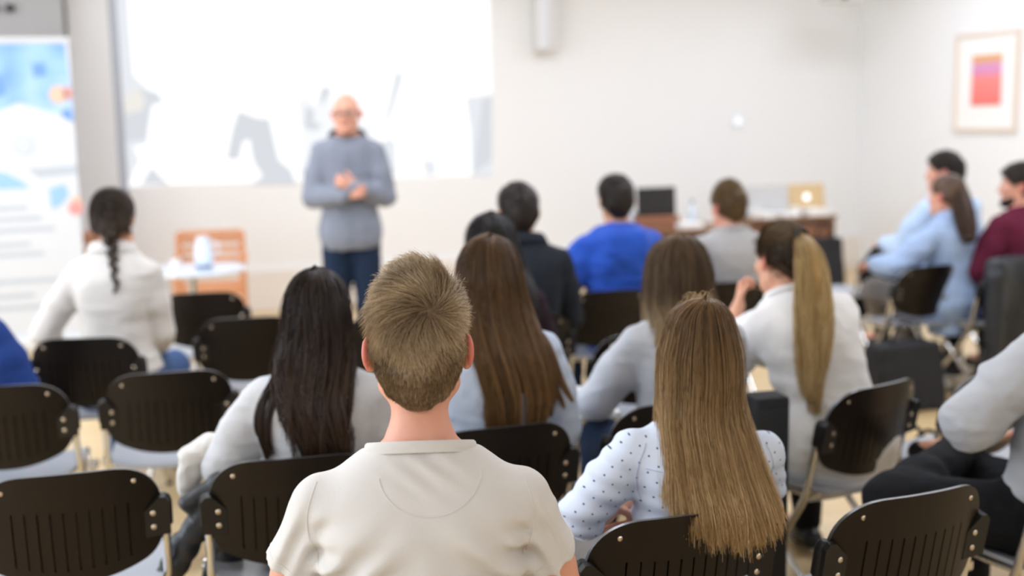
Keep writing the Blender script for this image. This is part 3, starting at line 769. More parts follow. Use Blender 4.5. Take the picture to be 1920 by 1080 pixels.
M['blue_stripe']=mat('pale_blue_cotton','c3d0e4',.88,spec=.2,bump=.2,bscale=160,var=.04,vscale=12)
M['denim_shirt']=mat('pale_blue_chambray','9fb4d4',.9,spec=.2,bump=.3,bscale=200,var=.07,vscale=14)
M['light_blue_shirt']=mat('light_blue_cotton','b9cfea',.88,spec=.2,bump=.2,bscale=160,var=.03,vscale=10)
M['blue_hoodie']=mat('royal_blue_fleece','2951b2',.95,spec=.15,bump=.4,bscale=180,var=.08,vscale=20,sheen=.15)
M['grey_tee']=mat('grey_jersey','a9a7a6',.93,spec=.2,bump=.2,bscale=240,var=.03,vscale=15)
M['charcoal']=mat('charcoal_wool','23272e',.95,spec=.2,bump=.4,bscale=160,var=.1,vscale=20)
M['plum_black']=mat('dark_plum_knit','2c2028',.95,spec=.15,bump=.4,bscale=160,var=.1,vscale=20)
M['maroon']=mat('maroon_knit','612338',.95,spec=.15,bump=.4,bscale=200,var=.1,vscale=20)
M['navy']=mat('navy_knit','28407e',.95,spec=.15,bump=.4,bscale=200,var=.1,vscale=20)
M['speaker_shirt']=mat('blue_grey_cotton','888d99',.9,spec=.2,bump=.3,bscale=160,var=.05,vscale=14)
M['dark_tee']=mat('dark_undershirt','33353b',.9)
M['denim']=mat('dark_denim','202e44',.9,spec=.2,bump=.4,bscale=260,var=.2,vscale=26)
M['jeans_blue']=mat('blue_denim','41587f',.9,spec=.2,bump=.4,bscale=260,var=.2,vscale=26)
M['black_trouser']=mat('black_cotton','17181b',.9,spec=.2,bump=.3,bscale=200)
M['grey_trouser']=mat('grey_twill','77726e',.9,spec=.2,bump=.3,bscale=200,var=.08)
M['shoe_dark']=mat('dark_leather','1b1a1b',.4); M['shoe_light']=mat('pale_canvas','c9c7c4',.8)
M['chair_shell']=mat('dark_beech_ply','150e08',.42,spec=.30,bump=.10,bscale=24,var=.35,vscale=5,stretch=(9,9,.5))
M['seat_ply']=mat('light_grey_seat','a4a7ad',.28,spec=.5)
M['shell_edge']=mat('metal_edge','7d7e80',.3,metal=.8)  # highlight along the dark ply edge, put in as a pale metallic rim
M['bracket']=mat('black_plastic','151413',.5,spec=.4)
M['chrome']=mat('chrome_tube','d8d6d2',.16,metal=1.)
M['rivet']=mat('brass_rivet','cdbfae',.25,metal=1.)
M['foot']=mat('black_rubber','141414',.7)
def floor_mat():
    m=bpy.data.materials.new('maple_strip_floor'); m.use_nodes=True; nt=m.node_tree; N=nt.nodes; L=nt.links; b=N['Principled BSDF']
    tc=N.new('ShaderNodeTexCoord'); mp=N.new('ShaderNodeMapping'); mp.inputs['Rotation'].default_value=(0,0,math.radians(-20)); L.new(tc.outputs['Object'],mp.inputs[0])
    br=N.new('ShaderNodeTexBrick'); br.inputs['Scale'].default_value=1; br.inputs['Brick Width'].default_value=1.4; br.inputs['Row Height'].default_value=.11; br.inputs['Mortar Size'].default_value=.0012
    br.inputs[1].default_value=lin('dabb88'); br.inputs[2].default_value=lin('e1c697'); br.inputs[3].default_value=lin('b08c5c'); L.new(mp.outputs[0],br.inputs[0])
    mp2=N.new('ShaderNodeMapping'); mp2.inputs['Scale'].default_value=(1.2,26,1); L.new(mp.outputs[0],mp2.inputs[0])
    no=N.new('ShaderNodeTexNoise'); no.inputs['Scale'].default_value=3; no.inputs['Detail'].default_value=5; L.new(mp2.outputs[0],no.inputs[0])
    mx=N.new('ShaderNodeMix'); mx.data_type='RGBA'; mx.blend_type='MULTIPLY'; mx.inputs[0].default_value=.25
    L.new(br.outputs[0],mx.inputs[6]); L.new(no.outputs[0],mx.inputs[7]); L.new(mx.outputs[2],b.inputs['Base Color'])
    b.inputs['Roughness'].default_value=.32; b.inputs['Specular IOR Level'].default_value=.5
    return m
M['floor']=floor_mat()
# ------------------------------------------------------------------ the room (back wall is turned 20 degrees to the camera)
YAW=math.radians(20)
CX=W(1610,300,12.53)[:2]
E1=np.array([-math.cos(YAW),-math.sin(YAW)]); E2=np.array([math.sin(YAW),-math.cos(YAW)])
RW_,RD_,RH_=11.2,14.0,3.45
def rp(a,b,z): q=CX+a*E1+b*E2; return np.array([q[0],q[1],z])
RR=np.stack([np.append(-E1,0),np.append(-E2,0),[0,0,1.]],1)   # local x to the right along the back wall, y away from the viewer
def rbox(mb,a0,a1,b0,b1,z0,z1,bev=0.):
    return mb.box(rp((a0+a1)/2,(b0+b1)/2,(z0+z1)/2),(abs(a1-a0),abs(b1-b0),abs(z1-z0)),RR,bev)
def wall_hit(px,py):                     # back wall coordinates (a along the wall from the corner, z)
    d=ray(px,py); n=np.append(E2,0); t=(np.dot(np.append(CX,0)-np.array([0,0,CAMZ]),n))/np.dot(d,n)
    p=np.array([0,0,CAMZ])+d*t; return float(np.dot(p[:2]-CX,E1)),float(p[2])
def rwall_hit(px,py):                    # right wall coordinates (b from the corner, z)
    d=ray(px,py); n=np.append(E1,0); t=(np.dot(np.append(CX,0)-np.array([0,0,CAMZ]),n))/np.dot(d,n)
    p=np.array([0,0,CAMZ])+d*t; return float(np.dot(p[:2]-CX,E2)),float(p[2])
def S_(name,m,*b,bev=0.):
    mb=MB()
    for q in b: rbox(mb,*q,bev)
    return struct(mb.build(name,m))
S_('floor',M['floor'],(-.2,RW_+.2,-.2,RD_+.2,-.1,0))
S_('ceiling',M['ceiling'],(-.2,RW_+.2,-.2,RD_+.2,RH_,RH_+.1))
S_('wall_back',M['wall'],(-.2,RW_+.2,-.2,0,0,RH_))
S_('wall_right',M['wall'],(-.2,0,0,RD_,0,RH_))
S_('wall_rear',M['wall'],(-.2,RW_+.2,RD_,RD_+.2,0,RH_))
# left wall with three tall windows, out of the frame: the daylight comes from there
wins=[(2.2,4.4),(5.4,7.6),(8.6,10.8)]
seg=[]; b_=0
for w0,w1 in wins: seg.append((RW_,RW_+.2,b_,w0,0,RH_)); seg.append((RW_,RW_+.2,w0,w1,0,.9)); seg.append((RW_,RW_+.2,w0,w1,2.9,RH_)); b_=w1
seg.append((RW_,RW_+.2,b_,RD_,0,RH_)); S_('wall_left',M['wall'],*seg)
for i,(w0,w1) in enumerate(wins):
    fr=[(RW_+.05,RW_+.11,w0,w0+.06,.9,2.9),(RW_+.05,RW_+.11,w1-.06,w1,.9,2.9),(RW_+.05,RW_+.11,w0,w1,.9,.96),(RW_+.05,RW_+.11,w0,w1,2.84,2.9),(RW_+.05,RW_+.11,(w0+w1)/2-.03,(w0+w1)/2+.03,.9,2.9)]
    S_('window_%d'%(i+1),M['plinth'],*fr)
    ld=bpy.data.lights.new('daylight','AREA'); ld.shape='RECTANGLE'; ld.size=w1-w0; ld.size_y=2.0; ld.energy=(60,105,50)[i]; ld.color=(.80,.89,1.0)
    lo=link(bpy.data.objects.new('window_daylight',ld)); p=rp(RW_-.02,(w0+w1)/2,1.9); lo.location=tuple(p)
    x=np.append(E2,0); zz=np.append(E1,0)            # light shines along -z, into the room
    yv=np.cross(zz,x); lo.matrix_world=Matrix.Translation(tuple(p))@Matrix(np.stack([x,yv,zz],1).tolist()).to_4x4()
# plinth along the back and right walls
S_('baseboard_back',M['plinth'],(0,RW_,.0,.05,0,.36))
S_('baseboard_right',M['plinth'],(0,.02,.05,RD_,0,.09))
# pillar between banner and projection, grey cupboard left of it
aL=wall_hit(207,20)[0]; aP=wall_hit(124,20)[0]
S_('trim_1',M['wall_grey'],(aL+.02,aP+.0,0,.10,0,RH_),bev=.01)
M['shadow_strip']=mat('grey_strip','b3b8c2',.7)  # separate grey strip along the edge of the pillar
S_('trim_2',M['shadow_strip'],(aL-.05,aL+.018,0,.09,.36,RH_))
M['cupboard']=mat('cupboard_grey','a9a7a6',.6,var=.03,vscale=2)
cb=thing('cupboard','tall grey cupboard behind the blue and white roll-up banner','cupboard',rp(aP+.75,.2,0),YAW)
mb=MB(); mb.box((0,0,1.5),(1.46,.30,3.0),bev=.01); mb.build('body',M['cupboard'],cb)
for sx in(-1,1):
    mb=MB(); mb.box((sx*.365,-.162,1.5),(.715,.02,2.94),bev=.006); d_=mb.build('door',M['cupboard'],cb)
    mb=MB(); mb.lathe([(.018,0),(.012,.02),(.03,.03),(.034,.045),(.02,.055)],(sx*.06+.28,-.172,2.62),16,R=rotx(PI/2)); mb.build('knob',M['bracket'],d_,True)
# ------------------------------------------------------------------ ceiling lamps
M['lamp_on']=emat('lamp_diffuser','fff6ea',3.2); M['lamp_body']=mat('lamp_body','dddcd8',.5)
lm=None
for i,a in enumerate((1.6,4.4,7.2,9.9)):
    for j,b in enumerate((2.1,4.3,6.6,11.8)):
        if lm is None:
            t=thing('ceiling_lamp','white rectangular ceiling lamp, lit, one of a grid above the seats','lamp',(0,0,0),YAW,'ceiling lamps')
            mb=MB(); mb.box((0,0,-.03),(1.5,.36,.06),bev=.008); mb.build('housing',M['lamp_body'],t)
            mb=MB(); mb.box((0,0,-.064),(1.42,.30,.008)); mb.build('diffuser',M['lamp_on'],t); lm=t
        else: t=copy_tree(lm)
        p=rp(a,b,RH_); t.location=tuple(p); t['group']='ceiling lamps'
        ld=bpy.data.lights.new('ceiling_light','AREA'); ld.shape='RECTANGLE'; ld.size=1.4; ld.size_y=.32; ld.energy=(19,23,26,15)[j]*(1.3,1.05,1.,.9)[i]; ld.color=(.885,1.0,1.23)
        lo=link(bpy.data.objects.new('lamp_light',ld)); lo.location=(p[0],p[1],RH_-.075); lo.rotation_euler=(0,0,YAW)
# ------------------------------------------------------------------ projected picture on the wall
a0,z0=wall_hit(216,346); a1,_=wall_hit(921,200); z1=3.42
def wq(poly): return [wall_hit(x,y) for x,y in poly]
def patch(mb,poly,lvl,mi):
    mb.cur=mi; q=wq(poly); P=[rp(a,.012+.0012*lvl,min(z,3.41)) for a,z in q]; mb.add(P,[tuple(range(len(P)))])
pr_m=[emat('projected_white','ffffff',1.2),emat('projected_grey','e4e8ee',.93),emat('projected_pale','eef1f7',.98),emat('projected_cream','f4f1ea',.99),emat('projected_light','f6f8fc',1.05)]
mb=MB(); mb.cur=0; rbox(mb,a1,a0,.002,.012,wall_hit(570,339)[1],z1)
patch(mb,[(216,-60),(236,-60),(243,60),(250,140),(290,180),(305,192),(280,200),(276,270),(250,275),(262,300),(240,346),(219,346)],1,2)
patch(mb,[(262,168),(292,172),(308,190),(285,196),(275,260),(232,268),(232,196)],2,1)
patch(mb,[(232,182),(258,166),(272,186),(268,206),(236,214)],3,3)
patch(mb,[(284,312),(300,330),(318,346),(264,346)],2,1)
patch(mb,[(447,208),(484,222),(504,222),(522,300),(545,318),(555,345),(470,346),(492,330),(480,312),(474,300),(468,262),(456,264),(447,300),(424,298),(436,240)],2,1)
patch(mb,[(555,190),(572,172),(588,196),(610,164),(622,166),(620,230),(700,230),(700,300),(640,330),(560,330),(566,260)],2,4)
patch(mb,[(600,168),(612,160),(620,170),(604,196),(598,190)],3,1)
patch(mb,[(572,196),(590,210),(586,226),(604,236),(590,246),(570,240)],3,1)
patch(mb,[(742,136),(752,134),(752,150),(734,210),(722,240),(718,236),(730,190)],3,1)
patch(mb,[(500,56),(514,58),(514,66),(498,64)],3,2); patch(mb,[(790,150),(797,150),(799,162),(792,160)],3,2); patch(mb,[(832,164),(840,164),(846,174),(834,174)],3,2)
patch(mb,[(872,182),(921,176),(923,330),(884,330),(880,240),(874,200)],2,2)
patch(mb,[(904,184),(921,180),(922,300),(886,326),(888,300)],3,1)
patch(mb,[(790,300),(815,300),(818,328),(796,328)],3,2)
patch(mb,[(720,260),(740,262),(744,328),(700,328)],2,2)
ps=mb.build('projection',pr_m); tag(ps,'bright white projected picture on the wall behind the standing speaker','projection')
# wall box, wall lamp, ceiling unit
M['white_plastic']=mat('white_plastic','e3e6ec',.4); M['grey_plastic']=mat('grey_plastic','dad9d8',.5)
a2,z2=wall_hit(1006,98); t=thing('wall_speaker','narrow white column box mounted high on the wall right of the projection','speaker',rp(a2-.04,0,z2),YAW)
mb=MB(); mb.box((.02,-.10,.4),(.22,.17,.8),bev=.02); mb.build('housing',M['grey_plastic'],t,True)
mb=MB(); mb.box((-.035,-.19,.4),(.11,.02,.78),bev=.008); mb.build('grille',M['white_plastic'],t,True)
mb=MB(); mb.box((.02,-.01,.4),(.1,.03,.3)); mb.build('bracket',M['grey_plastic'],t)
a2,z2=wall_hit(1381,228); M['spot']=emat('spot_light','f4f8ff',1.3)
t=thing('wall_light','small round glowing light on the bare wall above the desks','lamp',rp(a2,0,z2),YAW)
mb=MB(); mb.lathe([(.06,0),(.062,.02),(.05,.03)],(0,0,0),24,R=rotx(PI/2)); mb.build('rim',M['white_plastic'],t,True)
mb=MB(); mb.lathe([(.046,.028),(.044,.034),(.02,.04),(.002,.041)],(0,0,0),24,R=rotx(PI/2)); mb.build('lens',M['spot'],t,True)
p=W(1578,6,11.4); t=thing('ceiling_projector','white projector unit hanging from the ceiling near the room corner','projector',(p[0],p[1],0),YAW)
mb=MB(); mb.box((0,0,p[2]+.07),(.34,.28,.13),bev=.03); mb.build('housing',M['grey_plastic'],t,True)
mb=MB(); mb.lathe([(.04,0),(.045,.03),(.03,.04)],(-.08,-.14,p[2]+.07),18,R=rotx(PI/2)); mb.build('lens',M['bracket'],t,True)
mb=MB(); mb.tube([(0,0,p[2]+.13),(0,0,RH_)],.02,12); mb.build('pole',M['grey_plastic'],t,True)
# ------------------------------------------------------------------ framed picture on the right wall
b0,zt=rwall_hit(1797,66); b1,zb=rwall_hit(1908,246); bc=(b0+b1)/2; zc=(zt+zb)/2; fw,fh=abs(b1-b0),zt-zb
M['frame_wood']=mat('pale_frame_wood','e3d2c2',.45); M['mount']=mat('picture_mount','f3f2ee',.8); 
pt=thing('framed_picture','pale wood framed abstract print in pink and coral on the right wall','picture',rp(0,bc,zc),YAW-PI/2)
mb=MB(); fb=.035
for s in(-1,1):
    mb.box((s*(fw/2-fb/2),-.018,0),(fb,.036,fh),bev=.004); mb.box((0,-.018,s*(fh/2-fb/2)),(fw-2*fb,.036,fb),bev=.004)
mb.build('frame',M['frame_wood'],pt)
mb=MB(); mb.box((0,-.010,0),(fw-2*fb,.012,fh-2*fb)); mb.build('mount',M['mount'],pt)
def art_mat():
    m=bpy.data.materials.new('abstract_print'); m.use_nodes=True; nt=m.node_tree; N=nt.nodes; L=nt.links; b=N['Principled BSDF']; b.inputs['Roughness'].default_value=.7
    tc=N.new('ShaderNodeTexCoord'); sp=N.new('ShaderNodeSeparateXYZ'); L.new(tc.outputs['Generated'],sp.inputs[0]); cr=N.new('ShaderNodeValToRGB'); L.new(sp.outputs[2],cr.inputs[0])
    e=cr.color_ramp.elements; e[0].position=0; e[0].color=lin('e0806a'); e[1].position=1; e[1].color=lin('dca06a')
    for p_,c_ in ((.08,'ee7a74'),(.55,'f28d86'),(.66,'dc92ba'),(.80,'da98c4'),(.88,'e0a878')):
        k=e.new(p_); k.color=lin(c_)
    L.new(cr.outputs[0],b.inputs[0]); return m
mb=MB(); mb.box((.01,-.0185,.015),(fw*.47,.006,fh*.51)); mb.build('print',art_mat(),pt)
# ------------------------------------------------------------------ roll-up banner on the left
bt_=W(128,74,8.6); bz=bt_[2]; BW=1.05
ban=thing('roll_up_banner','blue and white roll-up banner with a grey ring emblem left of the pillar','banner',(bt_[0]-BW/2*math.cos(YAW*.6),bt_[1]-BW/2*math.sin(YAW*.6),0),YAW*.6)
def ban_mat():
    m=bpy.data.materials.new('banner_picture'); m.use_nodes=True; nt=m.node_tree; N=nt.nodes; L=nt.links; b=N['Principled BSDF']; b.inputs['Roughness'].default_value=.5
    tc=N.new('ShaderNodeTexCoord'); no=N.new('ShaderNodeTexNoise'); no.inputs['Scale'].default_value=3.2; no.inputs['Detail'].default_value=1.5; L.new(tc.outputs['Object'],no.inputs[0])
    cr=N.new('ShaderNodeValToRGB'); L.new(no.outputs[0],cr.inputs[0]); e=cr.color_ramp.elements
    e[0].position=.28; e[0].color=lin('78a2dc'); e[1].position=.72; e[1].color=lin('c0d6ec'); k=e.new(.48); k.color=lin('96bde6'); L.new(cr.outputs[0],b.inputs[0]); return m
bm_=[mat('banner_white','d6d9dd',.5),ban_mat(),mat('banner_blue','6f98d8',.5),mat('banner_light_blue','98c0ea',.5),mat('banner_grey','c3c9d4',.5),mat('banner_tan','d9bda4',.5),mat('banner_coral','e09a94',.5),mat('banner_text','b9c0c8',.5)]
# banner drawing in its own plane: u across from the right edge (0..1.05), z height
sB=FPX/8.6
def bz_(y): return CAMZ-(y-253)/sB
def bx_(x): return (x-128)/sB+BW/2
mb=MB(); mb.cur=0; mb.box((0,0,(bz+.10)/2),(BW,.006,bz-.10))
def bp(poly,mi,l): mb.cur=mi; mb.add([(bx_(x),-.003-.0012*l,min(bz_(y),bz-.03)) for x,y in poly],[tuple(range(len(poly)))])
def disc(cx,cy,r,mi,l,n=24,sy=1): bp([(cx+r*math.cos(2*PI*k/n),cy+r*sy*math.sin(2*PI*k/n)) for k in range(n)],mi,l)
bp([(-122,84),(122,88),(128,228),(34,196),(-122,260)],1,1)
bp([(62,126),(84,124),(86,148),(64,150)],2,2); bp([(-10,140),(10,150),(14,180),(-14,190)],2,2); bp([(104,214),(122,206),(128,232),(112,226)],2,2)
disc(104,182,17,5,3); disc(120,180,8,6,3,sy=1.5)
disc(38,273,20,4,2); disc(38,273,13,0,3); disc(38,273,7,4,4); disc(38,273,3.5,0,5)
bp([(-122,330),(0,322),(28,338),(44,352),(-122,356)],3,1)
bp([(40,316),(128,312),(128,328),(60,334)],7,1)
bp([(76,354),(104,346),(110,366),(96,384),(78,392)],3,2); disc(120,392,13,6,2); disc(124,378,9,5,1)
for i,y in enumerate((384,404,424,452,470,520,548,570)): bp([(-110,y+4),(36+ (i%3)*22,y),(36+(i%3)*22,y+8),(-110,y+12)],7,1)
mb.build('printed_sheet',bm_,ban)
mb=MB(); mb.box((0,0,bz),(BW+.02,.03,.03),bev=.006); mb.build('top_rail',M['grey_plastic'],ban)
mb=MB(); mb.box((0,.02,.05),(BW+.05,.14,.10),bev=.02); mb.build('base',M['grey_plastic'],ban)
mb=MB(); mb.tube([(0,.05,.1),(0,.03,bz)],.012,8); mb.build('pole',M['grey_plastic'],ban)
# ------------------------------------------------------------------ slatted wooden chairs and the round table
M['orange_wood']=mat('orange_wood','cf9064',.5,var=.15,vscale=4,stretch=(1,1,8))
def wood_chair():
    t=thing('wooden_armchair','','chair')
    for sx in(-1,1):
        mb=MB(); mb.box((sx*.25,.22,.41),(.045,.04,.82),rotx(-.06),.006); mb.build('leg',M['orange_wood'],t)
        mb=MB(); mb.box((sx*.25,-.22,.31),(.045,.04,.62),bev=.006); mb.build('leg',M['orange_wood'],t)
        mb=MB(); mb.box((sx*.26,0,.63),(.06,.52,.025),bev=.006); mb.build('armrest',M['orange_wood'],t)
    mb=MB()
    for k in range(5): mb.box((0,-.18+.09*k,.42),(.46,.075,.02),bev=.004)
    mb.box((0,-.215,.39),(.46,.025,.05)); mb.build('seat',M['orange_wood'],t)
    mb=MB(); 
    for k in range(4): mb.box((0,.23+.008*k,.53+.075*k),(.46,.018,.045),bev=.004)
    mb.box((0,.245,.81),(.50,.03,.05),bev=.006); mb.build('backrest',M['orange_wood'],t)
    return t
wc=wood_chair(); p=W(391,440,8.95); wc.location=(p[0],p[1],0); wc.rotation_euler=(0,0,math.radians(12)); wc['label']='orange wooden slatted armchair behind the round table with the jug'
w2=copy_tree(wc); p=W(160,450,9.0); w2.location=(p[0],p[1],0); w2.rotation_euler=(0,0,math.radians(-8)); w2['label']='orange wooden slatted armchair half hidden behind the woman with a braid'
M['table_top']=mat('pale_blue_laminate','d5dfec',.18); 
p=W(358,478,7.75); p[2]=.70; tb=thing('round_table','small round pale table with a steel column in front of the wooden armchair','table',(p[0],p[1],0),0)
mb=MB(); mb.lathe([(.02,.675),(.36,.678),(.37,.69),(.365,.70),(.02,.70)],n=48); mb.build('table_top',M['table_top'],tb,True)
mb=MB(); mb.lathe([(.035,.03),(.03,.06),(.03,.66),(.06,.675)],n=20); mb.build('column',M['chrome'],tb,True)
mb=MB(); mb.lathe([(.23,0),(.235,.01),(.2,.022),(.04,.04)],n=40); mb.build('base',M['chrome'],tb,True)
M['jug']=mat('frosted_glass','dde8f3',.2); M['dark_blue']=mat('slate_blue_plastic','6b7590',.4)
q=W(380,468,7.75); jg=thing('water_jug','pale frosted water jug standing on the small round table','jug',(q[0],q[1]+.02,.70),0)
mb=MB(); mb.lathe([(.052,.025),(.06,.05),(.064,.10),(.055,.15),(.042,.185),(.048,.215),(.04,.215)],n=28); mb.build('body',M['jug'],jg,True)
mb=MB(); mb.lathe([(.05,0),(.055,.006),(.054,.026),(.045,.028)],n=28); mb.build('base',M['dark_blue'],jg,True)
mb=MB(); mb.tube([(.055,0,.18),(.10,0,.17),(.105,0,.11),(.06,0,.08)],.007,8); mb.build('handle',M['jug'],jg,True)
q=W(329,484,7.6); mb=MB(); mb.lathe([(.022,0),(.03,.004),(.036,.085),(.032,.085),(.026,.01)],(q[0],q[1],.70),24); tag(mb.build('paper_cup',M['plinth'],None,True),'small cream cup at the front edge of the round table','cup')
# ------------------------------------------------------------------ desks and what stands on them
M['desk_wood']=mat('brown_desk_wood','84603f',.42,var=.18,vscale=5,stretch=(1,8,8)); M['desk_dark']=mat('dark_desk_wood','5c4030',.4,var=.15,vscale=6)
M['desk_red']=mat('reddish_desk_wood','94644a',.42,var=.15,vscale=5,stretch=(1,8,8))
def desk(label,px0,px1,py,D,depth=.65,front=.30):
    A=W(px0,py,D); B_=W(px1,py,D); L_=abs(B_[0]-A[0])/math.cos(YAW); c_=(A+B_)/2
    t=thing('desk',label,'desk',(c_[0],c_[1],0),YAW)
    mb=MB(); mb.box((0,depth/2,.735),(L_,depth,.03),bev=.004); mb.build('desk_top',M['desk_wood'],t)
    for s in(-1,1):
        mb=MB(); mb.box((s*(L_/2-.02),depth/2,.36),(.035,depth-.06,.72),bev=.003); mb.build('side_panel',M['desk_wood'],t)
    mb=MB(); mb.box((0,.06,.72-front/2),(L_-.07,.02,front)); mb.build('front_panel',M['desk_red'],t)
    mb=MB(); mb.box((0,.045,.68),(L_-.07,.02,.045)); mb.build('rail',M['desk_dark'],t)
    return t,L_,c_
dA,LA,cA=desk('brown wooden desk carrying the black laptop on a riser',1196,1398,430,9.45,front=.5)
dB,LB,cB=desk('long brown wooden desk by the corner carrying the two pale laptops',1402,1580,406,10.45,front=.22)
def on(desk_c,x,y,z=0.75): q=np.array([desk_c[0],desk_c[1],0])+rotz(YAW)@np.array([x,y,0]); return (q[0],q[1],z)
def laptop(label,loc,w_,hh,m,logo=None,rz=YAW,tilt=.22):
    t=thing('laptop',label,'laptop',loc,rz)
    mb=MB(); mb.box((0,.0,.009),(w_,.24,.016),bev=.006); mb.build('base',m,t)
    mb=MB(); mb.box((0,0,hh/2),(w_,.010,hh),bev=.004); l=mb.build('lid',m,t); l.location=(0,-.12,.012); l.rotation_euler=(tilt,0,0)
    mb=MB(); mb.box((0,.0062,hh/2),(w_-.02,.001,hh-.02)); mb.build('screen',M['lap_screen'],l)
    if logo:
        mb=MB(); mb.lathe([(.001,.0068),(.032,.0068),(.033,.005),(.001,.005)],(.0,0,hh*.55),24,R=rotx(PI/2)); mb.build('glowing_emblem',M['logo'],l,True)
    return t
M['lap_screen']=emat('laptop_screen','cfdcf0',.8); M['logo']=emat('laptop_emblem','f2f8ff',2.2)
M['lap_black']=mat('black_lid','1d1b1b',.45); M['lap_grey']=mat('silver_lid','c4c3c2',.45); M['lap_gold']=mat('tan_lid','cdb184',.45)
xa=lambda px,D,c: (W(px,400,D)[0]-c[0])/math.cos(YAW)
mb=MB(); mb.box((0,0,.055),(.40,.32,.11),bev=.006); o_=mb.build('riser_box',M['desk_red']); o_.location=on(cA,xa(1243,9.6,cA),.30); o_.rotation_euler=(0,0,YAW); tag(o_,'low brown wooden riser box under the black laptop','box')
laptop('open black laptop seen from the back of its lid on the riser box',on(cA,xa(1243,9.6,cA),.30,.86),.36,.225,M['lap_black'],tilt=-.05)
laptop('open silver laptop in the middle of the corner desk',on(cB,xa(1455,10.6,cB),.34),.46,.275,M['lap_grey'],tilt=-.1)
laptop('open tan laptop with a glowing emblem at the end of the corner desk',on(cB,xa(1537,10.6,cB),.34),.40,.275,M['lap_gold'],True,tilt=-.15)
M['paper']=mat('white_paper','efefee',.8); M['clear_plastic']=mat('milky_plastic','cfd8e4',.25)
for px,w_,h_,lab,dd,c_,D in ((1436,.16,.05,'small stack of white papers before the silver laptop',.10,cB,10.5),(1482,.18,.035,'flat pile of white papers between the two pale laptops',.10,cB,10.5),(1541,.24,.06,'thick white paper stack in front of the tan laptop',.11,cB,10.5),(1300,.20,.045,'cream paper stack beside the black laptop on the nearer desk',.12,cA,9.5)):
    mb=MB()
    for k in range(4): mb.box((random.uniform(-.006,.006),random.uniform(-.006,.006),h_*(k+.5)/4),(w_,.21,h_/4-.001),rotz(random.uniform(-.06,.06)))
    o_=mb.build('paper_stack',M['paper']); o_.location=on(c_,xa(px,D,c_),dd); o_.rotation_euler=(0,0,YAW); tag(o_,lab,'papers')
for px,lab,c_,D in ((1316,'pale plastic water bottle standing beside the black laptop',cA,9.6),(1196,'milky plastic bottle at the desk end behind the blue hoodie',cA,9.5)):
    t=thing('water_bottle',lab,'bottle',on(c_,xa(px,D,c_),.2),0)
    mb=MB(); mb.lathe([(.03,0),(.034,.005),(.034,.13),(.03,.16),(.014,.19),(.014,.205)],n=22); mb.build('body',M['clear_plastic'],t,True)
    mb=MB(); mb.lathe([(.016,.20),(.016,.222),(.012,.224)],n=18); mb.build('cap',M['dark_blue'],t,True)
for px,lab in ((1418,'small white mug near the left end of the corner desk'),(1500,'white mug standing between the pale laptops')):
    t=thing('mug',lab,'mug',on(cB,xa(px,10.4,cB),.05),YAW); mb=MB(); mb.lathe([(.034,0),(.038,.006),(.04,.09),(.036,.09),(.03,.01)],n=22); mb.build('body',M['paper'],t,True)
    mb=MB(); mb.tube([(.036,0,.075),(.06,0,.07),(.06,0,.03),(.036,0,.02)],.006,8); mb.build('handle',M['paper'],t,True)
# ------------------------------------------------------------------ stacking chairs
def shell():
    Wd=.222; xs=[]
    slits=[-.1395+.031*i for i in range(10)]
    base=set(np.round(np.concatenate([np.linspace(-.11,.11,9),.102+.120*np.sin(np.linspace(0,1,12)*PI/2),-.102-.120*np.sin(np.linspace(0,1,12)*PI/2)]),5))
    for s in slits: base|={round(s-.0022,5),round(s+.0022,5)}
    xs=np.array(sorted(base)); 
    def rc(d,R): d=np.clip(d,0,R); return R-np.sqrt(R*R-d*d)
    top=.785-.010*(xs/Wd)**2-.120*(1-np.sqrt(1-np.clip((np.abs(xs)-(Wd-.120))/.120,0,1)**2.4))*.85
    bot=.475+.062*(np.abs(xs)/Wd)**2.2+rc(np.abs(xs)-(Wd-.045),.045)
    bot=np.minimum(bot,top-.004)
    vs=np.array([0,.05,.12,.25,.40,.55,.66,.68,.80,.90,.96,1.])
    def Y(x,z): return -.185-(z-.45)*.19+.050*(x/Wd)**2+.02*((z-.62)/.16)**2*0
    nx,nv=len(xs),len(vs); V=[]
    for side in(0,1):
        for i,x in enumerate(xs):
            for v in vs:
                z=bot[i]+(top[i]-bot[i])*v; V.append((x,Y(x,z)+(-.005 if side==0 else .005),z))
    solid=np.ones((nx-1,nv-1),bool)
    for i in range(nx-1):
        if any(abs((xs[i]+xs[i+1])/2-s)<.0015 for s in slits):
            for j in range(nv-1):
                if .12<=vs[j] and vs[j+1]<=.66: solid[i,j]=False
    F=[]; FE=[]; o=nx*nv; g=lambda i,j:i*nv+j
    for i in range(nx-1):
        for j in range(nv-1):
            if not solid[i,j]:
                F.append((o+g(i,j),o+g(i,j+1),o+g(i+1,j+1),o+g(i+1,j))); continue
            F.append((g(i,j),g(i+1,j),g(i+1,j+1),g(i,j+1))); F.append((o+g(i,j),o+g(i,j+1),o+g(i+1,j+1),o+g(i+1,j)))
            for di,dj,e in ((-1,0,((i,j+1),(i,j))),(1,0,((i+1,j),(i+1,j+1))),(0,-1,((i,j),(i+1,j))),(0,1,((i+1,j+1),(i,j+1)))):
                a,b=i+di,j+dj
                if a<0 or b<0 or a>=nx-1 or b>=nv-1 or not solid[a,b]:
                    p,q=g(*e[0]),g(*e[1]); (FE if (b>=nv-1 or (a<0 or a>=nx-1) and j>5) else F).append((q,p,o+p,o+q))
    return V,F,FE,Y
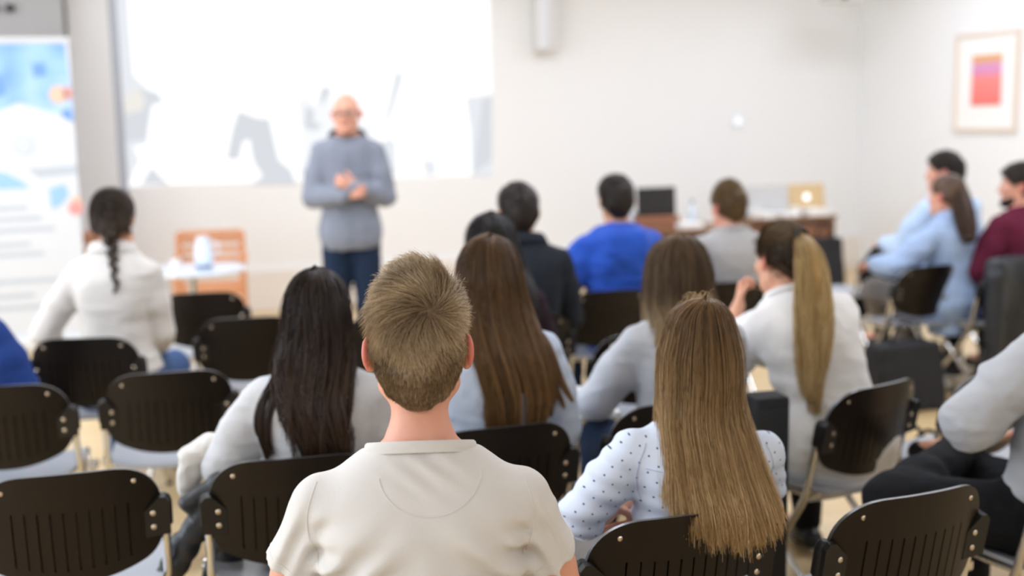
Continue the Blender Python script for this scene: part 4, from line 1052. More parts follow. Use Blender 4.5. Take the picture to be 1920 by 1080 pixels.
def make_chair():
    t=thing('stacking_chair','','chair')
    V,F,FE,Y=shell(); mb=MB(); mb.add(V,F); mb.v=mb.v; mb.cur=1; mb.f+=FE; mb.mi+=[1]*len(FE); bk=mb.build('backrest',[M['chair_shell'],M['shell_edge']],t,True,35)
    for sx in(-1,1):
        x=sx*.158; z=.742; mb=MB(); mb.lathe([(.0065,0),(.006,.0025),(.0035,.004),(.003,.002)],(x,Y(x,z)-.005,z),12,R=rotx(PI/2)); mb.build('screw',M['rivet'],bk,True)
        # bracket plate that carries the shell
        mb=MB(); x0=sx*.185; x1=sx*.242; poly=[(sx*.178,.572),(sx*.243,.578),(sx*.243,.672),(sx*.232,.686),(sx*.216,.686),(sx*.178,.648)]
        if sx<0: poly=poly[::-1]
        Rb=rotx(.19); mb.prism([(a,b-.63) for a,b in poly],-.007,.009,Rb,(0,Y(.21,.63)-.012,.63)); br=mb.build('bracket',M['bracket'],t)
        mb=MB(); mb.lathe([(.021,-.03),(.021,.035),(.017,.05),(.008,.058)],(sx*.228,Y(.22,.66)+.010,.63),14,R=rotx(.19)); mb.build('post_cap',M['bracket'],br,True)
        for zz in(.602,.642):
            mb=MB(); mb.lathe([(.0075,0),(.007,.003),(.004,.0048),(.003,.003)],(sx*.200,Y(.21,zz)-.019,zz),12,R=rotx(PI/2)); mb.build('screw',M['rivet'],br,True)
        # frame: the back tube runs down and forward to the front foot, the other tube crosses it to the rear foot
        yb=Y(.22,.6)+.010; X=sx*.228
        P=[(X,yb-.004,.62),(X,yb+.018,.52),(X,yb+.03,.46),(X,yb+.05,.40),(X,-.02,.26),(X,.20,.02),(X,.205,.008)]
        mb=MB(); mb.tube(P,.0125,12,1.0); lg=mb.build('leg',M['chrome'],t,True)
        P=[(X*.93,.17,.425),(X*.93,.150,.40),(X*.93,.06,.28),(X*.93,-.20,.02),(X*.93,-.205,.008)]
        mb=MB(); mb.tube(P,.0125,12); l2=mb.build('leg',M['chrome'],t,True)
        mb=MB(); mb.tube([(X*.93,yb+.03,.425),(X*.93,0,.422),(X*.93,.18,.428)],.011,10); mb.build('seat_rail',M['chrome'],t,True)
        mb=MB(); mb.lathe([(.015,0),(.016,.03),(.012,.034)],(X,.205,0),12); mb.build('foot_cap',M['foot'],lg,True)
        mb=MB(); mb.lathe([(.015,0),(.016,.03),(.012,.034)],(X*.93,-.205,0),12); mb.build('foot_cap',M['foot'],l2,True)
        mb=MB(); mb.box((X+sx*.022,.03,.40),(.03,.022,.03),bev=.006); mb.build('link_hook',M['chrome'],t,True)
        mb=MB(); mb.box((X+sx*.022,.08,.40),(.03,.022,.03),bev=.006); mb.build('link_hook',M['chrome'],t,True)
    mb=MB(); mb.tube([(-.212,.155,.405),(.212,.155,.405)],.010,10); mb.tube([(-.212,-.10,.41),(.212,-.10,.41)],.010,10); mb.build('cross_bar',M['chrome'],t,True)
    # dished seat with a rolled front edge
    nx,ny=15,15; V=[];F=[]
    for s in(0,1):
        for i in range(nx):
            for j in range(ny):
                u=-1+2*i/(nx-1); v=-1+2*j/(ny-1); uu=u*math.sqrt(1-.18*v*v*v*v); vv=v*math.sqrt(1-.18*u**4)
                z=.436+.014*u*u-.012*(1-v*v)*(1-u*u)-.03*max(0,v-.55)**2*4 - (.012 if s else 0); V.append((uu*.222,.005+vv*.215,z))
    g=lambda s,i,j:s*nx*ny+i*ny+j
    for i in range(nx-1):
        for j in range(ny-1): F.append((g(0,i,j),g(0,i+1,j),g(0,i+1,j+1),g(0,i,j+1))); F.append((g(1,i,j),g(1,i,j+1),g(1,i+1,j+1),g(1,i+1,j)))
    for i in range(nx-1): F.append((g(0,i,0),g(1,i,0),g(1,i+1,0),g(0,i+1,0))); F.append((g(0,i,ny-1),g(0,i+1,ny-1),g(1,i+1,ny-1),g(1,i,ny-1)))
    for j in range(ny-1): F.append((g(0,0,j),g(0,0,j+1),g(1,0,j+1),g(1,0,j))); F.append((g(0,nx-1,j),g(1,nx-1,j),g(1,nx-1,j+1),g(0,nx-1,j+1)))
    mb=MB(); mb.add(V,F); mb.build('seat',M['seat_ply'],t,True,50)
    return t
CH0=None; CHN=0
def chair(label, px, py, yaw, at=None):
    """px,py is the middle of the top edge of the back"""
    global CH0,CHN
    a=math.radians(yaw); T=Wz(px,py,.78) if at is None else np.array([at[0],at[1],.78])
    o=T+rotz(a)@np.array([0,.247,0])
    if CH0 is None: CH0=make_chair(); t=CH0
    else: t=copy_tree(CH0,None,CHT)
    t.location=(o[0],o[1],0); t.rotation_euler=(0,0,a); t['label']=label; t['group']='black stacking chairs'
    return o[:2],a
CHT={}
def chair_table():
    for c in bpy.data.objects:
        if c.parent: CHT.setdefault(c.parent.name,[]).append(c)
# ------------------------------------------------------------------ the chairs
_ch=chair
def chair(*a,**k):
    first=CH0 is None; r=_ch(*a,**k)
    if first: chair_table()
    return r
K={}
K['c1']=chair('empty dark chair nearest the camera at the left edge, slatted back cut by the frame',124,892,17)
K['p3']=chair('dark chair of the brunette in grey with a black jacket hanging beside it',552,862,13)
K['p4']=chair('dark chair of the long brown haired woman in pale blue',948,803,18)
K['c4']=chair('empty dark chair cut by the left edge, behind the nearest left chair',-8,727,12)
K['p7']=chair('dark chair of the woman in the white blouse with a braid',150,636,5)
K['c6']=chair('empty dark chair between the braided woman and the brunette, with a shiny seat',314,700,15)
K['c7']=chair('empty dark chair standing farthest forward left, in front of the round table',378,550,12)
K['c8']=chair('empty dark chair just in front of the brunette in grey',462,597,12)
K['c9']=chair('empty dark chair mostly hidden behind the head of the man in the white T-shirt',742,588,14)
K['p10']=chair('dark chair of the man in the royal blue hoodie',1150,546,16)
K['c11']=chair('empty dark chair behind the man in the blue hoodie',1218,626,18)
K['p11']=chair('dark chair of the man in the grey T-shirt near the desks',1372,530,14)
K['p6']=chair('dark chair of the blond ponytail woman in white',1664,722,35)
K['c14']=chair('empty dark chair beyond the one of the ponytail woman, cut by the right edge',1892,694,32)
K['cR']=chair('empty dark chair with open slits nearest the camera on the right',1738,928,23)
K['p2']=chair('dark chair of the long haired blond woman in the dotted blouse',1296,968,19)
K['p12']=chair('dark chair of the woman in the pale chambray shirt',1752,499,24)
K['p13']=chair('empty dark chair half hidden behind the arm of the chambray shirt woman',1655,458,58)
K['p5']=chair('dark chair of the woman in grey behind the dotted blouse',1285,757,18)
p1D=1.80
# ------------------------------------------------------------------ the people
def seat(key,dx=0.,dy=-.07):
    o,a=K[key]; return np.array(o)+(rotz(a)@np.array([dx,dy,0]))[:2], a
M['hair_p1']=hair_mat('golden_brown_short_hair','443223','a08462','7c6446','e2c9a4',.2,.9,.42)
M['hair_p2']=hair_mat('dark_blond_long_hair','42301e','a47f53','9a7745','e8c99a',.25,.95,.34)
M['hair_p3']=hair_mat('dark_brown_long_hair','17100d','3a2a21','241813','57402f',.4,.95,.36)
M['hair_p4']=hair_mat('mid_brown_long_hair','3c2a1a','7a5b38','5a4026','a07a4c',.3,.9,.36)
M['hair_p5']=hair_mat('brown_hair_pale_tips','3d2c1e','7d6448','a98a5c','e6cfa0',.62,.95,.38)
M['hair_p6']=hair_mat('blond_ponytail_hair','5b4526','d0ab6a','9c7840','f2d8a2',.05,.4,.36)
M['hair_p6d']=hair_mat('brown_root_hair','241a12','6b5233',None,None,.4,.9,.38)
M['hair_p7']=hair_mat('brown_braided_hair','231a12','574330',None,None,.4,.9,.38)
M['hair_black']=hair_mat('black_hair','120f0f','2b2524',None,None,.4,.9,.38)
M['hair_dark']=hair_mat('dark_brown_hair','1d1714','41352d',None,None,.4,.9,.4)
M['hair_p11']=hair_mat('light_brown_hair','4d3a22','84683f',None,None,.4,.9,.4)
M['hair_p12']=hair_mat('chestnut_hair','35241a','6d4f36',None,None,.4,.9,.4)
M['hair_beard']=hair_mat('dark_beard','15110f','332a25',None,None,.4,.9,.5)
# dotted cotton
def dot_mat():
    m=mat('dotted_pale_blue_cotton','cfd9ea',.88,spec=.2,bump=.18,bscale=200,sheen=.1); nt=m.node_tree; N=nt.nodes; L=nt.links; b=N['Principled BSDF']
    tc=N.new('ShaderNodeTexCoord'); mp=N.new('ShaderNodeMapping'); mp.inputs['Rotation'].default_value=(0,math.radians(38),0); mp.inputs['Scale'].default_value=(1/.026,0,1/.026); L.new(tc.outputs['Object'],mp.inputs[0])
    fr=N.new('ShaderNodeVectorMath'); fr.operation='FRACTION'; L.new(mp.outputs[0],fr.inputs[0])
    sb=N.new('ShaderNodeVectorMath'); sb.operation='SUBTRACT'; sb.inputs[1].default_value=(.5,0,.5); L.new(fr.outputs[0],sb.inputs[0])
    ln=N.new('ShaderNodeVectorMath'); ln.operation='LENGTH'; L.new(sb.outputs[0],ln.inputs[0])
    lt=N.new('ShaderNodeMath'); lt.operation='LESS_THAN'; lt.inputs[1].default_value=.085; L.new(ln.outputs['Value'],lt.inputs[0])
    mx=N.new('ShaderNodeMix'); mx.data_type='RGBA'; mx.inputs[6].default_value=lin('cfd9ea'); mx.inputs[7].default_value=lin('3c4a6c'); L.new(lt.outputs[0],mx.inputs[0]); L.new(mx.outputs[2],b.inputs[0]); return m
M['dotted']=dot_mat()
ONLY=None
def want(k): return ONLY is None or k in ONLY
if want('p1'):
    # the young man nearest the camera
    hip=W(777,1200,1.93); hip=np.array([hip[0],hip[1]])
    o,a=chair('dark chair under the young man in the white T-shirt',0,0,4,at=(hip+np.array([0.0,-.185])))
    def tee_folds(P):
        x,y,z=P[:,0],P[:,1],P[:,2]; m=np.clip((1.02-z)/.10,0,1)*(y<.06)
        # broad drag folds running from the armpits to the spine
        d=0
        for sx in(-1,1):
            u=(x*sx-.02)*.72+(z-.86)*.75; q=np.exp(-((x*sx-.11)/.075)**2)*np.exp(-((z-.87)/.07)**2)
            d=d-.0095*q*np.cos(u*95+1.2*sx+vnoise(P*14)*2.0)
            q2=np.exp(-((x*sx-.165)/.03)**2)*np.exp(-((z-.90)/.05)**2); d=d+.008*q2*np.cos((z+x*sx*.4)*130+sx)
            q3=np.exp(-((x*sx-.225)/.05)**2)*np.exp(-((z-.91)/.07)**2); d=d-.004*q3*np.cos((x*sx*.9+z*.45)*170)
        d=d-.008*np.exp(-((x-.03)/.05)**2)*np.exp(-((z-.84)/.09)**2)*np.cos((x*.8+z*.6)*70)
        q4=np.exp(-((x-.02)/.06)**2)*np.exp(-((z-1.045)/.03)**2); d=d-.003*q4*np.cos((z*.8+x*.5)*230)
        d=d*1.35+.0055*np.exp(-((np.abs(x)-.180-.10*(.92-z))/.010)**2)*np.clip((.955-z)/.07,0,1)*(y<.06)
        return d*(y<.10)-.006*m*(ridged(np.stack([x*9+z*5,y*4,z*13-x*4],-1))-.5)
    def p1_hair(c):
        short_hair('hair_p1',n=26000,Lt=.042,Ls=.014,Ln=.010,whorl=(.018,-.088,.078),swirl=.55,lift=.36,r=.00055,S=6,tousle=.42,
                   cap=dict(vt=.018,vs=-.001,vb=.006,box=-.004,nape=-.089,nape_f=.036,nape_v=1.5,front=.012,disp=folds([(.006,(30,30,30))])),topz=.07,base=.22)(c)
    c=person('young man in a plain white T-shirt, seen from behind nearest the camera',hip,math.radians(3),(780,527),'m',nl=.048,sxl=-.006,hs=1.03,w=1.0,lean=.05,curve=.02,skin='skin_rosy',
      L=dict(e=(.10,.05,-.265),w=(-.15,.24,.0)),R=dict(e=(.10,.06,-.265),w=(-.15,.24,.0)),h=.005,brow='8a6a40',
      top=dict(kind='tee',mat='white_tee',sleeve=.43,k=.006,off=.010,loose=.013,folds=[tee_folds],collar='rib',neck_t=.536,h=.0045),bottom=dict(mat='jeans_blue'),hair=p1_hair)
    arc=[c.T(.088*math.cos(t)+.018,0,.512*c.k-.062*math.sin(t)) for t in np.linspace(.10,PI-.10,28)]
    surf_line(c,arc,(0,1,0),.0009,'yoke_seam')
    for s in(-1,1): surf_line(c,[c.T(s*(.176+.020*math.sin(t*PI)),0,(.50-.15*t)*c.k) for t in np.linspace(0,1,16)],(0,1,0),.0009,'shoulder_seam')
    for sd in 'LR':
        j=c.J[sd]; P=j['S']+(j['E']-j['S'])*.36; n=nrm(j['E']-j['S']); u=nrm(np.cross(n,[0,1,0])); v=np.cross(n,u)
        bv=BVHTree.FromPolygons([tuple(q) for q in c.topV],[tuple(q) for q in c.topQ]); ring=[]
        for t in np.linspace(0,2*PI,29):
            dd=u*math.cos(t)+v*math.sin(t); h_=bv.ray_cast(Vector(P+dd*.15),Vector(-dd),.14)
            if h_[0] is not None: ring.append(np.array(h_[0])+dd*.0004)
        if len(ring)>4: mb=MB(); mb.tube(ring,.0009,5); mb.build('hem_seam',M['seam'],c.top,True)
if want('p2'):
    at,a=seat('p2',.0,-.035)
    p2prof=[(.128,.012,-.005,.03,0),(.122,.034,-.008,.055,0),(.112,.050,-.01,.076,0),(.095,.064,-.012,.092,0),(.07,.076,-.014,.105,0),(.04,.086,-.016,.113,0),(0,.096,-.018,.116,0),(-.05,.098,-.02,.118,0),(-.10,.099,-.024,.116,-.002),(-.16,.110,-.03,.112,-.002),(-.22,.118,-.04,.104,.004),(-.30,.126,-.05,.10,.012),(-.38,.132,-.055,.095,.020),(-.46,.135,-.055,.095,.024)]
    def p2_hair(c):
        long_hair('hair_p2',p2prof,end=-.385,n_lock=300,per=17,S=26,r=.00085,th=1.95,wave=.005,wf=1.1,jit=.022,fly=110,tipcurl=.05,topz=.138,
              endfn=lambda t: -.385+.055*np.clip(-t-.15,0,2)+.04*np.clip(t-.4,0,2),cap=dict(vt=.008,vs=.004,vb=.008,nape=-.07,front=.02),tband=.24,chair=(-.31,-.262))(c)
        n=90; a0=rng.uniform(0,6.28,n); r0=rng.uniform(.005,.05,n); P=np.stack([r0*np.cos(a0),-.01+r0*np.sin(a0)*1.2,.132-.9*r0**2*12],-1); s=np.linspace(0,1,9)[None,:,None]
        d=rng.normal(0,1,(n,1,3))*np.array([1,.6,.25])+np.array([0,0,.25]); L_=rng.uniform(.012,.045,n)[:,None,None]; C=P[:,None]+L_*(d*s*.6+np.array([0,0,1.])*(s-s*s)*1.1); TV,TQ=tube_np(C,np.full((n,9),.00042),3)
        put_hair(c,[(to_person(c,TV),TQ,rng.random(len(TV)),np.full(len(TV),.8))],'hair_p2','flyaway_hair')
    def p2_folds(P):
        x,y,z=P[:,0],P[:,1],P[:,2]
        lowm=np.clip((.86-z)/.12,0,1); q=np.exp(-((x+.20)/.06)**2)*np.exp(-((z-.86)/.1)**2)
        return -.006*lowm*.6*np.cos((z+.22*x+.02*vnoise(P*11))*125)-.003*q*np.cos((x*.5+z)*120)-.005*(ridged(P*np.array([7,6,10]))-.5)
    c=person('blond woman with long straight hair in a pale dotted blouse, arms crossed',at,math.radians(12),(1312,566),'f',psi=.09,nl=.05,hs=.97,w=1.0,lean=.02,hyaw=math.radians(-8),skin='skin',h=.005,
      L=dict(e=(.155,.02,-.195),w=(-.20,.17,-.02),curl=.6),R=dict(e=(.05,.13,-.24),w=(-.39,.0,-.02),hd=(-1,-.22,-.10),hn=(0,-1,.1),curl=.35),sxl=.012,
      top=dict(kind='long',mat='dotted',sleeve=1.12,off=.008,loose=.008,cuff=.004,collar='shirt',folds=[p2_folds],h=.0048),bottom=dict(mat='grey_trouser'),hair=p2_hair); 0 and print('P2 hand',proj(c.o3+c.Rw@(c.J['R']['W']+nrm(c.J['R']['hd'])*.17)),proj(c.o3+c.Rw@c.J['R']['W']),'elbow L',proj(c.o3+c.Rw@c.J['L']['E']),proj(c.o3+c.Rw@c.J['L']['S']))
    surf_line(c,[c.T(-.148-.018*math.sin(t*PI),0,(.475-.17*t)*c.k) for t in np.linspace(0,1,18)],(0,1,0),.0009,'armhole_seam','seam_blue')
    surf_line(c,[c.T(.148+.018*math.sin(t*PI),0,(.475-.17*t)*c.k) for t in np.linspace(0,1,18)],(0,1,0),.0009,'armhole_seam','seam_blue')
    surf_line(c,[c.T(x,0,.405*c.k) for x in np.linspace(-.15,.15,24)],(0,1,0),.0010,'yoke_seam','seam_blue')
    j=c.J['L']; P=j['E']; n=nrm(j['W']-j['E']); u=nrm(np.cross(n,[0,0,1.])); v=np.cross(n,u); mb=MB(); ra=.052
    mb.tube([P+n*.002+(u*math.cos(t)+v*math.sin(t))*ra for t in np.linspace(0,2*PI,30)],.009,8); mb.build('rolled_cuff',M['dotted'],c.top,True)
if want('p3'):
    at,a=seat('p3',.02,-.03)
    prof=[(.128,.012,-.005,.03,0),(.118,.040,-.008,.06,0),(.095,.066,-.012,.092,0),(.06,.082,-.014,.108,0),(.02,.089,-.018,.116,0),(-.04,.093,-.02,.118,-.002),(-.10,.104,-.024,.118,-.008),(-.17,.104,-.034,.108,-.006),(-.25,.090,-.045,.10,.006),(-.33,.075,-.055,.095,.016),(-.42,.065,-.06,.09,.02)]
    def p3_hair(c):
        long_hair('hair_p3',prof,end=-.37,n_lock=120,per=15,S=24,r=.0014,th=1.9,wave=.021,wf=1.6,jit=.07,fly=40,tipcurl=.02,topz=.138,
              endfn=lambda t: -.385+.09*np.clip(-t-.3,0,2),cap=dict(vt=.010,vs=.006,vb=.01,nape=-.07,front=.02))(c)
        # loose locks over the left shoulder
        pa=[]
        for k,(x0,dx) in enumerate(((-.085,-.055),(-.07,-.025),(-.095,-.02))):
            q=[c.Hc+np.array([x0+dx*t+.012*math.sin(5*t+k),-.09-.03*t,-.05-.26*t-.05*k*t]) for t in np.linspace(0,1,8)]
            q=c.S.push(np.array(q),.012); pa+=tail(c,q,[.012,.012,.011,.010,.009,.007,.005,.002],60,.0013,.006)
        put_hair(c,pa,'hair_p3','loose_locks')
    c=person('brunette with long dark hair in a light grey sweater, left of the white T-shirt',at,math.radians(2),(592,511),'f',nl=.03,hs=.97,w=1.02,lean=.03,
      L=dict(e=(.145,.03,-.245),w=(-.10,.2,-.02)),R=dict(e=(.06,.06,-.25),w=(-.1,.2,-.02)),brow='1d1512',
      top=dict(kind='long',mat='grey_knit',off=.013,loose=.016,collar='rib'),bottom=dict(mat='denim'),hair=p3_hair)
if want('p4'):
    at,a=seat('p4',-.02,-.03)
    prof=[(.128,.012,-.005,.03,0),(.118,.042,-.008,.06,0),(.095,.070,-.012,.092,0),(.06,.088,-.014,.108,0),(.02,.097,-.018,.118,.0),(-.04,.103,-.02,.12,.004),(-.10,.108,-.024,.12,.012),(-.18,.112,-.034,.11,.03),(-.26,.112,-.045,.10,.052),(-.34,.105,-.055,.095,.066),(-.44,.09,-.06,.09,.06)]
    def p4_hair(c):
        long_hair('hair_p4',prof,end=-.41,n_lock=160,per=12,S=22,r=.0013,th=1.95,wave=.007,wf=1.2,jit=.03,fly=40,topz=.138,cap=dict(vt=.010,vs=.008,vb=.01,nape=-.07,front=.02),
                  endfn=lambda t: -.41+.07*np.clip(t-.5,0,2))(c)
        pa=[]
        for k,(x0,dx) in enumerate(((.10,.13),(.105,.10),(.095,.07),(.085,.05))):
            q=[c.Hc+np.array([x0+dx*t,-.085-.04*t,-.12-.24*t-.02*k]) for t in np.linspace(0,1,8)]
            q=c.S.push(np.array(q),.012); pa+=tail(c,q,[.014,.015,.014,.013,.012,.010,.007,.003],60,.0013,.004)
        put_hair(c,pa,'hair_p4','loose_locks')
    c=person('woman with very long brown hair in a pale blue striped shirt',at,math.radians(8),(915,449),'f',hs=1.0,w=1.03,lean=.03,psi=.0,
      top=dict(kind='long',mat='blue_stripe',off=.014,loose=.022,collar='shirt'),bottom=dict(mat='denim'),hair=p4_hair,brow='3a2a1a')
if want('p5'):
    at,a=seat('p5',-.02,.0)
    prof=[(.128,.012,-.005,.03,0),(.118,.046,-.008,.06,0),(.095,.076,-.012,.092,0),(.06,.095,-.014,.108,0),(.02,.104,-.018,.118,.0),(-.04,.110,-.02,.122,0),(-.10,.118,-.024,.12,-.004),(-.17,.124,-.03,.11,-.012),(-.25,.12,-.035,.10,-.018)]
    c=person('woman in a grey sweater with shoulder length brown hair fading to pale tips',at,math.radians(16),(1272,449),'f',hs=1.0,w=1.05,lean=.10,
      L=dict(e=(.12,.10,-.22),w=(-.02,.18,-.05),hd=(-.2,1,-.1),curl=.4),R=dict(e=(.06,.1,-.24),w=(-.1,.2,0)),h=.006,
      top=dict(kind='long',mat='grey_knit_cool',off=.012,loose=.010,collar='rib',folds=[(.012,(6,5,12)),(.004,(20,16,30))]),bottom=dict(mat='denim'),brow='3a2a1a',
      hair=long_hair('hair_p5',prof,end=-.235,n_lock=150,per=11,S=20,r=.0014,th=2.0,wave=.006,wf=1.1,jit=.03,fly=40,topz=.138,cap=dict(vt=.012,vs=.010,vb=.012,nape=-.07,front=.02),endfn=lambda t:-.21-.05*np.clip(-t-.3,0,2)))
    j=c.J['L']; wp=c.o3+c.Rw@(j['W']+nrm(j['hd'])*.13)
    mb=MB()
    for k in range(5): mb.box((0,0,.002+.003*k),(.21,.29,.0028),rotz(.02*k))
    o_=mb.build('notepad',M['paper']); o_.location=(wp[0]-.02,wp[1]+.05,wp[2]-.045); o_.rotation_euler=(.12,0,.4); tag(o_,'white notepad held by the woman in the grey sweater','notepad')
if want('p6'):
    at,a=seat('p6',-.06,.02)
    def p6_hair(c):
        F=hair_cap(c,vt=.012,vs=.008,vb=.012,nape=-.075,front=.02); V,Q=F.mesh(1)
        tn=np.clip(.25+.25*(vnoise(V*np.array([50,90,90.]))-.5)*2+np.clip((V[:,2]-.03)/.08,0,1)*.5,0,1)
        parts=[(to_person(c,V),Q,tn,np.full(len(V),.1))]
        n=2600; P=sample_mesh(V,Q,n); N=grad(F,P); tgt=np.array([0,-.11,.075]); d=tgt-P; d-=N*(d*N).sum(1,keepdims=True); d/=np.linalg.norm(d,axis=1,keepdims=True)+1e-6
        s=np.linspace(0,1,5)[None,:,None]; C=P[:,None]+N[:,None]*.0015+d[:,None]*s*.05; TV,TQ=tube_np(C,np.full((n,5),.0010),3)
        tone=np.clip(.3+.5*np.clip((P[:,2]-.02)/.08,0,1)+rng.normal(0,.15,n),0,1); parts.append((to_person(c,TV),TQ,np.repeat(tone,15),np.full(len(TV),.1)))
        put_hair(c,parts,'hair_p6d')
        b=to_person(c,np.array([0,-.115,.085])); Ry=c.Rh
        dn=np.array([0,0,-1.]); bk=Ry@np.array([0,-1.,0]); bk[2]=0; bk=nrm(bk)
        path=[b-bk*.02,b+bk*.035+np.array([0,0,.015]),b+bk*.062+dn*.05,b+bk*.066+dn*.14,b+bk*.06+dn*.24,b+bk*.055+dn*.34,b+bk*.055+dn*.43,b+bk*.05+dn*.52]
        path=clear_path(c,path,.035,c.Rw.T@np.array([-.15,-1.,0]))
        pt=[]
        for ox,q,l_ in ((0,1.,1.),(-.026,.62,.97),(.030,.55,.80),(.006,.5,1.08)):
            u=np.linspace(0,7,8); pth=path+np.array([1.,0,0])*ox*np.clip(u/3,0,1)[:,None]*(1+.15*np.sin(u+ox*90))[:,None]; pth[:,2]=path[0,2]+(pth[:,2]-path[0,2])*l_
            pt+=tail(c,pth,np.array([.02,.036,.05,.056,.056,.052,.040,.018])*q,int(900*q),.0014,.016,.75,S=26,tone0=.1+.25*rng.random(),lenv=.30)
        put_hair(c,pt,'hair_p6','ponytail')
        mb=MB(); mb.tube([b+Ry@np.array([.022*math.cos(t),-.012,.022*math.sin(t)]) for t in np.linspace(0,2*PI,17)],.007,8); mb.build('hair_tie',M['bracket'],c.body,True)
    c=person('woman in a loose white top with a long blond ponytail, hand at her chin',at,math.radians(18),(1466,424),'f',hs=1.0,w=1.05,psi=-.10,lean=.32,curve=.05,hyaw=math.radians(5),hpitch=.10,h=.0055,
      L=dict(e=(.05,.26,-.20),w=(-.10,-.03,.24),hd=(-.25,.25,.9),hn=(-.8,-.35,.2),curl=1.1,sh=(.02,.0)),R=dict(e=(.02,.24,-.20),w=(-.16,.1,.02)),
      top=dict(kind='long',mat='white_shirt',off=.02,loose=.028,collar='rib',folds=[(.010,(7,5,10)),(.005,(18,14,24))],hem=-.16),bottom=dict(mat='black_trouser'),hair=p6_hair,brow='4a3520')
    KP6=c
if want('p7'):
    at,a=seat('p7',.06,.06)
    def p7_hair(c):
        F=hair_cap(c,vt=.010,vs=.006,vb=.012,nape=-.085,front=.02); V,Q=F.mesh(1); tn=np.clip(.35+.5*(vnoise(V*np.array([45,45,30.]))-.5)*2,0,1); parts=[(to_person(c,V),Q,tn,np.full(len(V),.1))]
        n=2600; P=sample_mesh(V,Q,n); N=grad(F,P); d=np.array([.02,-.12,-.075])-P; d-=N*(d*N).sum(1,keepdims=True); d/=np.linalg.norm(d,axis=1,keepdims=True)+1e-6
        s=np.linspace(0,1,5)[None,:,None]; C=P[:,None]+N[:,None]*.001+d[:,None]*s*.06; TV,TQ=tube_np(C,np.full((n,5),.0013),3); tone=np.clip(.4+.4*(vnoise(P*30)-.5)*2+rng.normal(0,.2,n),0,1)
        parts.append((to_person(c,TV),TQ,np.repeat(tone,15),np.full(len(TV),.3))); put_hair(c,parts,'hair_p7')
        b=to_person(c,np.array([.012,-.105,-.05])); pa=[]
        for k in range(9):
            t=k/9; r=.026*(1-.75*t); z0=b+np.array([.028*t+.012*((-1)**k)*(1-t),-.012-.02*t,-.028*k-.01]); q=[z0+np.array([.010*((-1)**k),0,.022]),z0,z0+np.array([-.010*((-1)**k),-.004,-.022])]
            q=c.S.push(np.array(q),.012); pa+=tail(c,q,[r*.6,r,r*.5],60,.0013,.001,S=9)
        put_hair(c,pa,'hair_p7','braid')
    c=person('woman in a white blouse with a single dark braid, sitting far left',at,math.radians(4),(207,360),'f',hs=1.0,w=1.02,lean=.04,skin='skin_tan',
      L=dict(e=(.16,.0,-.25),w=(-.02,.12,-.16)),R=dict(e=(.025,.04,-.27),w=(-.06,.2,-.1)),top=dict(kind='long',mat='cream_blouse',off=.012,loose=.012,collar='polo',folds=[(.008,(6,5,22))]),bottom=dict(mat='jeans_blue'),hair=p7_hair,brow='241a12')
if want('p8'):
    p=W(925,700,4.35)
    o,a=chair('dark chair under the person with thick black hair',0,0,14,at=(p[0]+.05,p[1]-.2))
    prof=[(.128,.012,-.005,.03,0),(.118,.042,-.008,.06,0),(.095,.07,-.012,.092,0),(.06,.09,-.014,.108,0),(.02,.098,-.018,.116,0),(-.05,.104,-.02,.118,.01),(-.12,.11,-.024,.116,.03),(-.2,.10,-.03,.11,.05),(-.3,.08,-.04,.1,.06)]
    c=person('person with thick black hair in a dark plum top, mostly hidden',p[:2],math.radians(10),(920,405),'f',hs=1.02,w=1.0,lean=.04,skin='skin_tan',
      top=dict(kind='long',mat='plum_black',off=.013,loose=.016,collar='rib'),bottom=dict(mat='black_trouser'),brow='151010',
      hair=long_hair('hair_black',prof,end=-.26,n_lock=110,per=9,S=16,r=.0018,th=2.0,wave=.006,jit=.03,fly=10,topz=.138,cap=dict(vt=.012,vs=.010,vb=.012,nape=-.07,front=.02)))
dk=dict(n=2600,Lt=.03,Ls=.016,Ln=.008,r=.0013,S=4,lift=.45,tousle=.3,cap=dict(vt=.006,vs=.010,vb=.010,box=.006,nape=-.087,nape_f=.03,nape_v=1.2,front=.02,h=.005))
if want('p9'):
    p=W(975,700,5.25)
    o,a=chair('dark chair under the man in the charcoal jacket',0,0,14,at=(p[0]+.04,p[1]-.2))
    c=person('dark haired man in a charcoal jacket sitting left of the blue hoodie',p[:2],math.radians(10),(972,349),'m',hs=1.03,w=.98,lean=.06,skin='skin_tan',
      top=dict(kind='long',mat='charcoal',off=.016,loose=.016,collar='polo'),bottom=dict(mat='black_trouser'),hair=short_hair('hair_dark',**dk),brow='1a1412')
if want('p10'):
    at,a=seat('p10',-.01,.02)
    c=person('man in a royal blue hoodie with short dark hair, sitting straight',at,math.radians(13),(1156,333),'m',hs=1.03,w=1.0,lean=.03,skin='skin_tan',hyaw=math.radians(-4),
      L=dict(e=(.14,.03,-.25),w=(-.06,.2,-.08)),R=dict(e=(.03,.08,-.26)),top=dict(kind='long',mat='blue_hoodie',off=.02,loose=.02,collar='none',neck_t=.53,folds=[(.026,(6,4,8),3),(.009,(14,10,20))],
       pieces=[lambda G,c:(G.cap(c.T(-.09,-.10,.49),c.T(.09,-.10,.49),.045,.045,.03),G.cap(c.T(-.07,-.115,.44),c.T(.07,-.115,.44),.05,.05,.03))]),bottom=dict(mat='denim'),hair=short_hair('hair_dark',**dk),brow='1a1412')
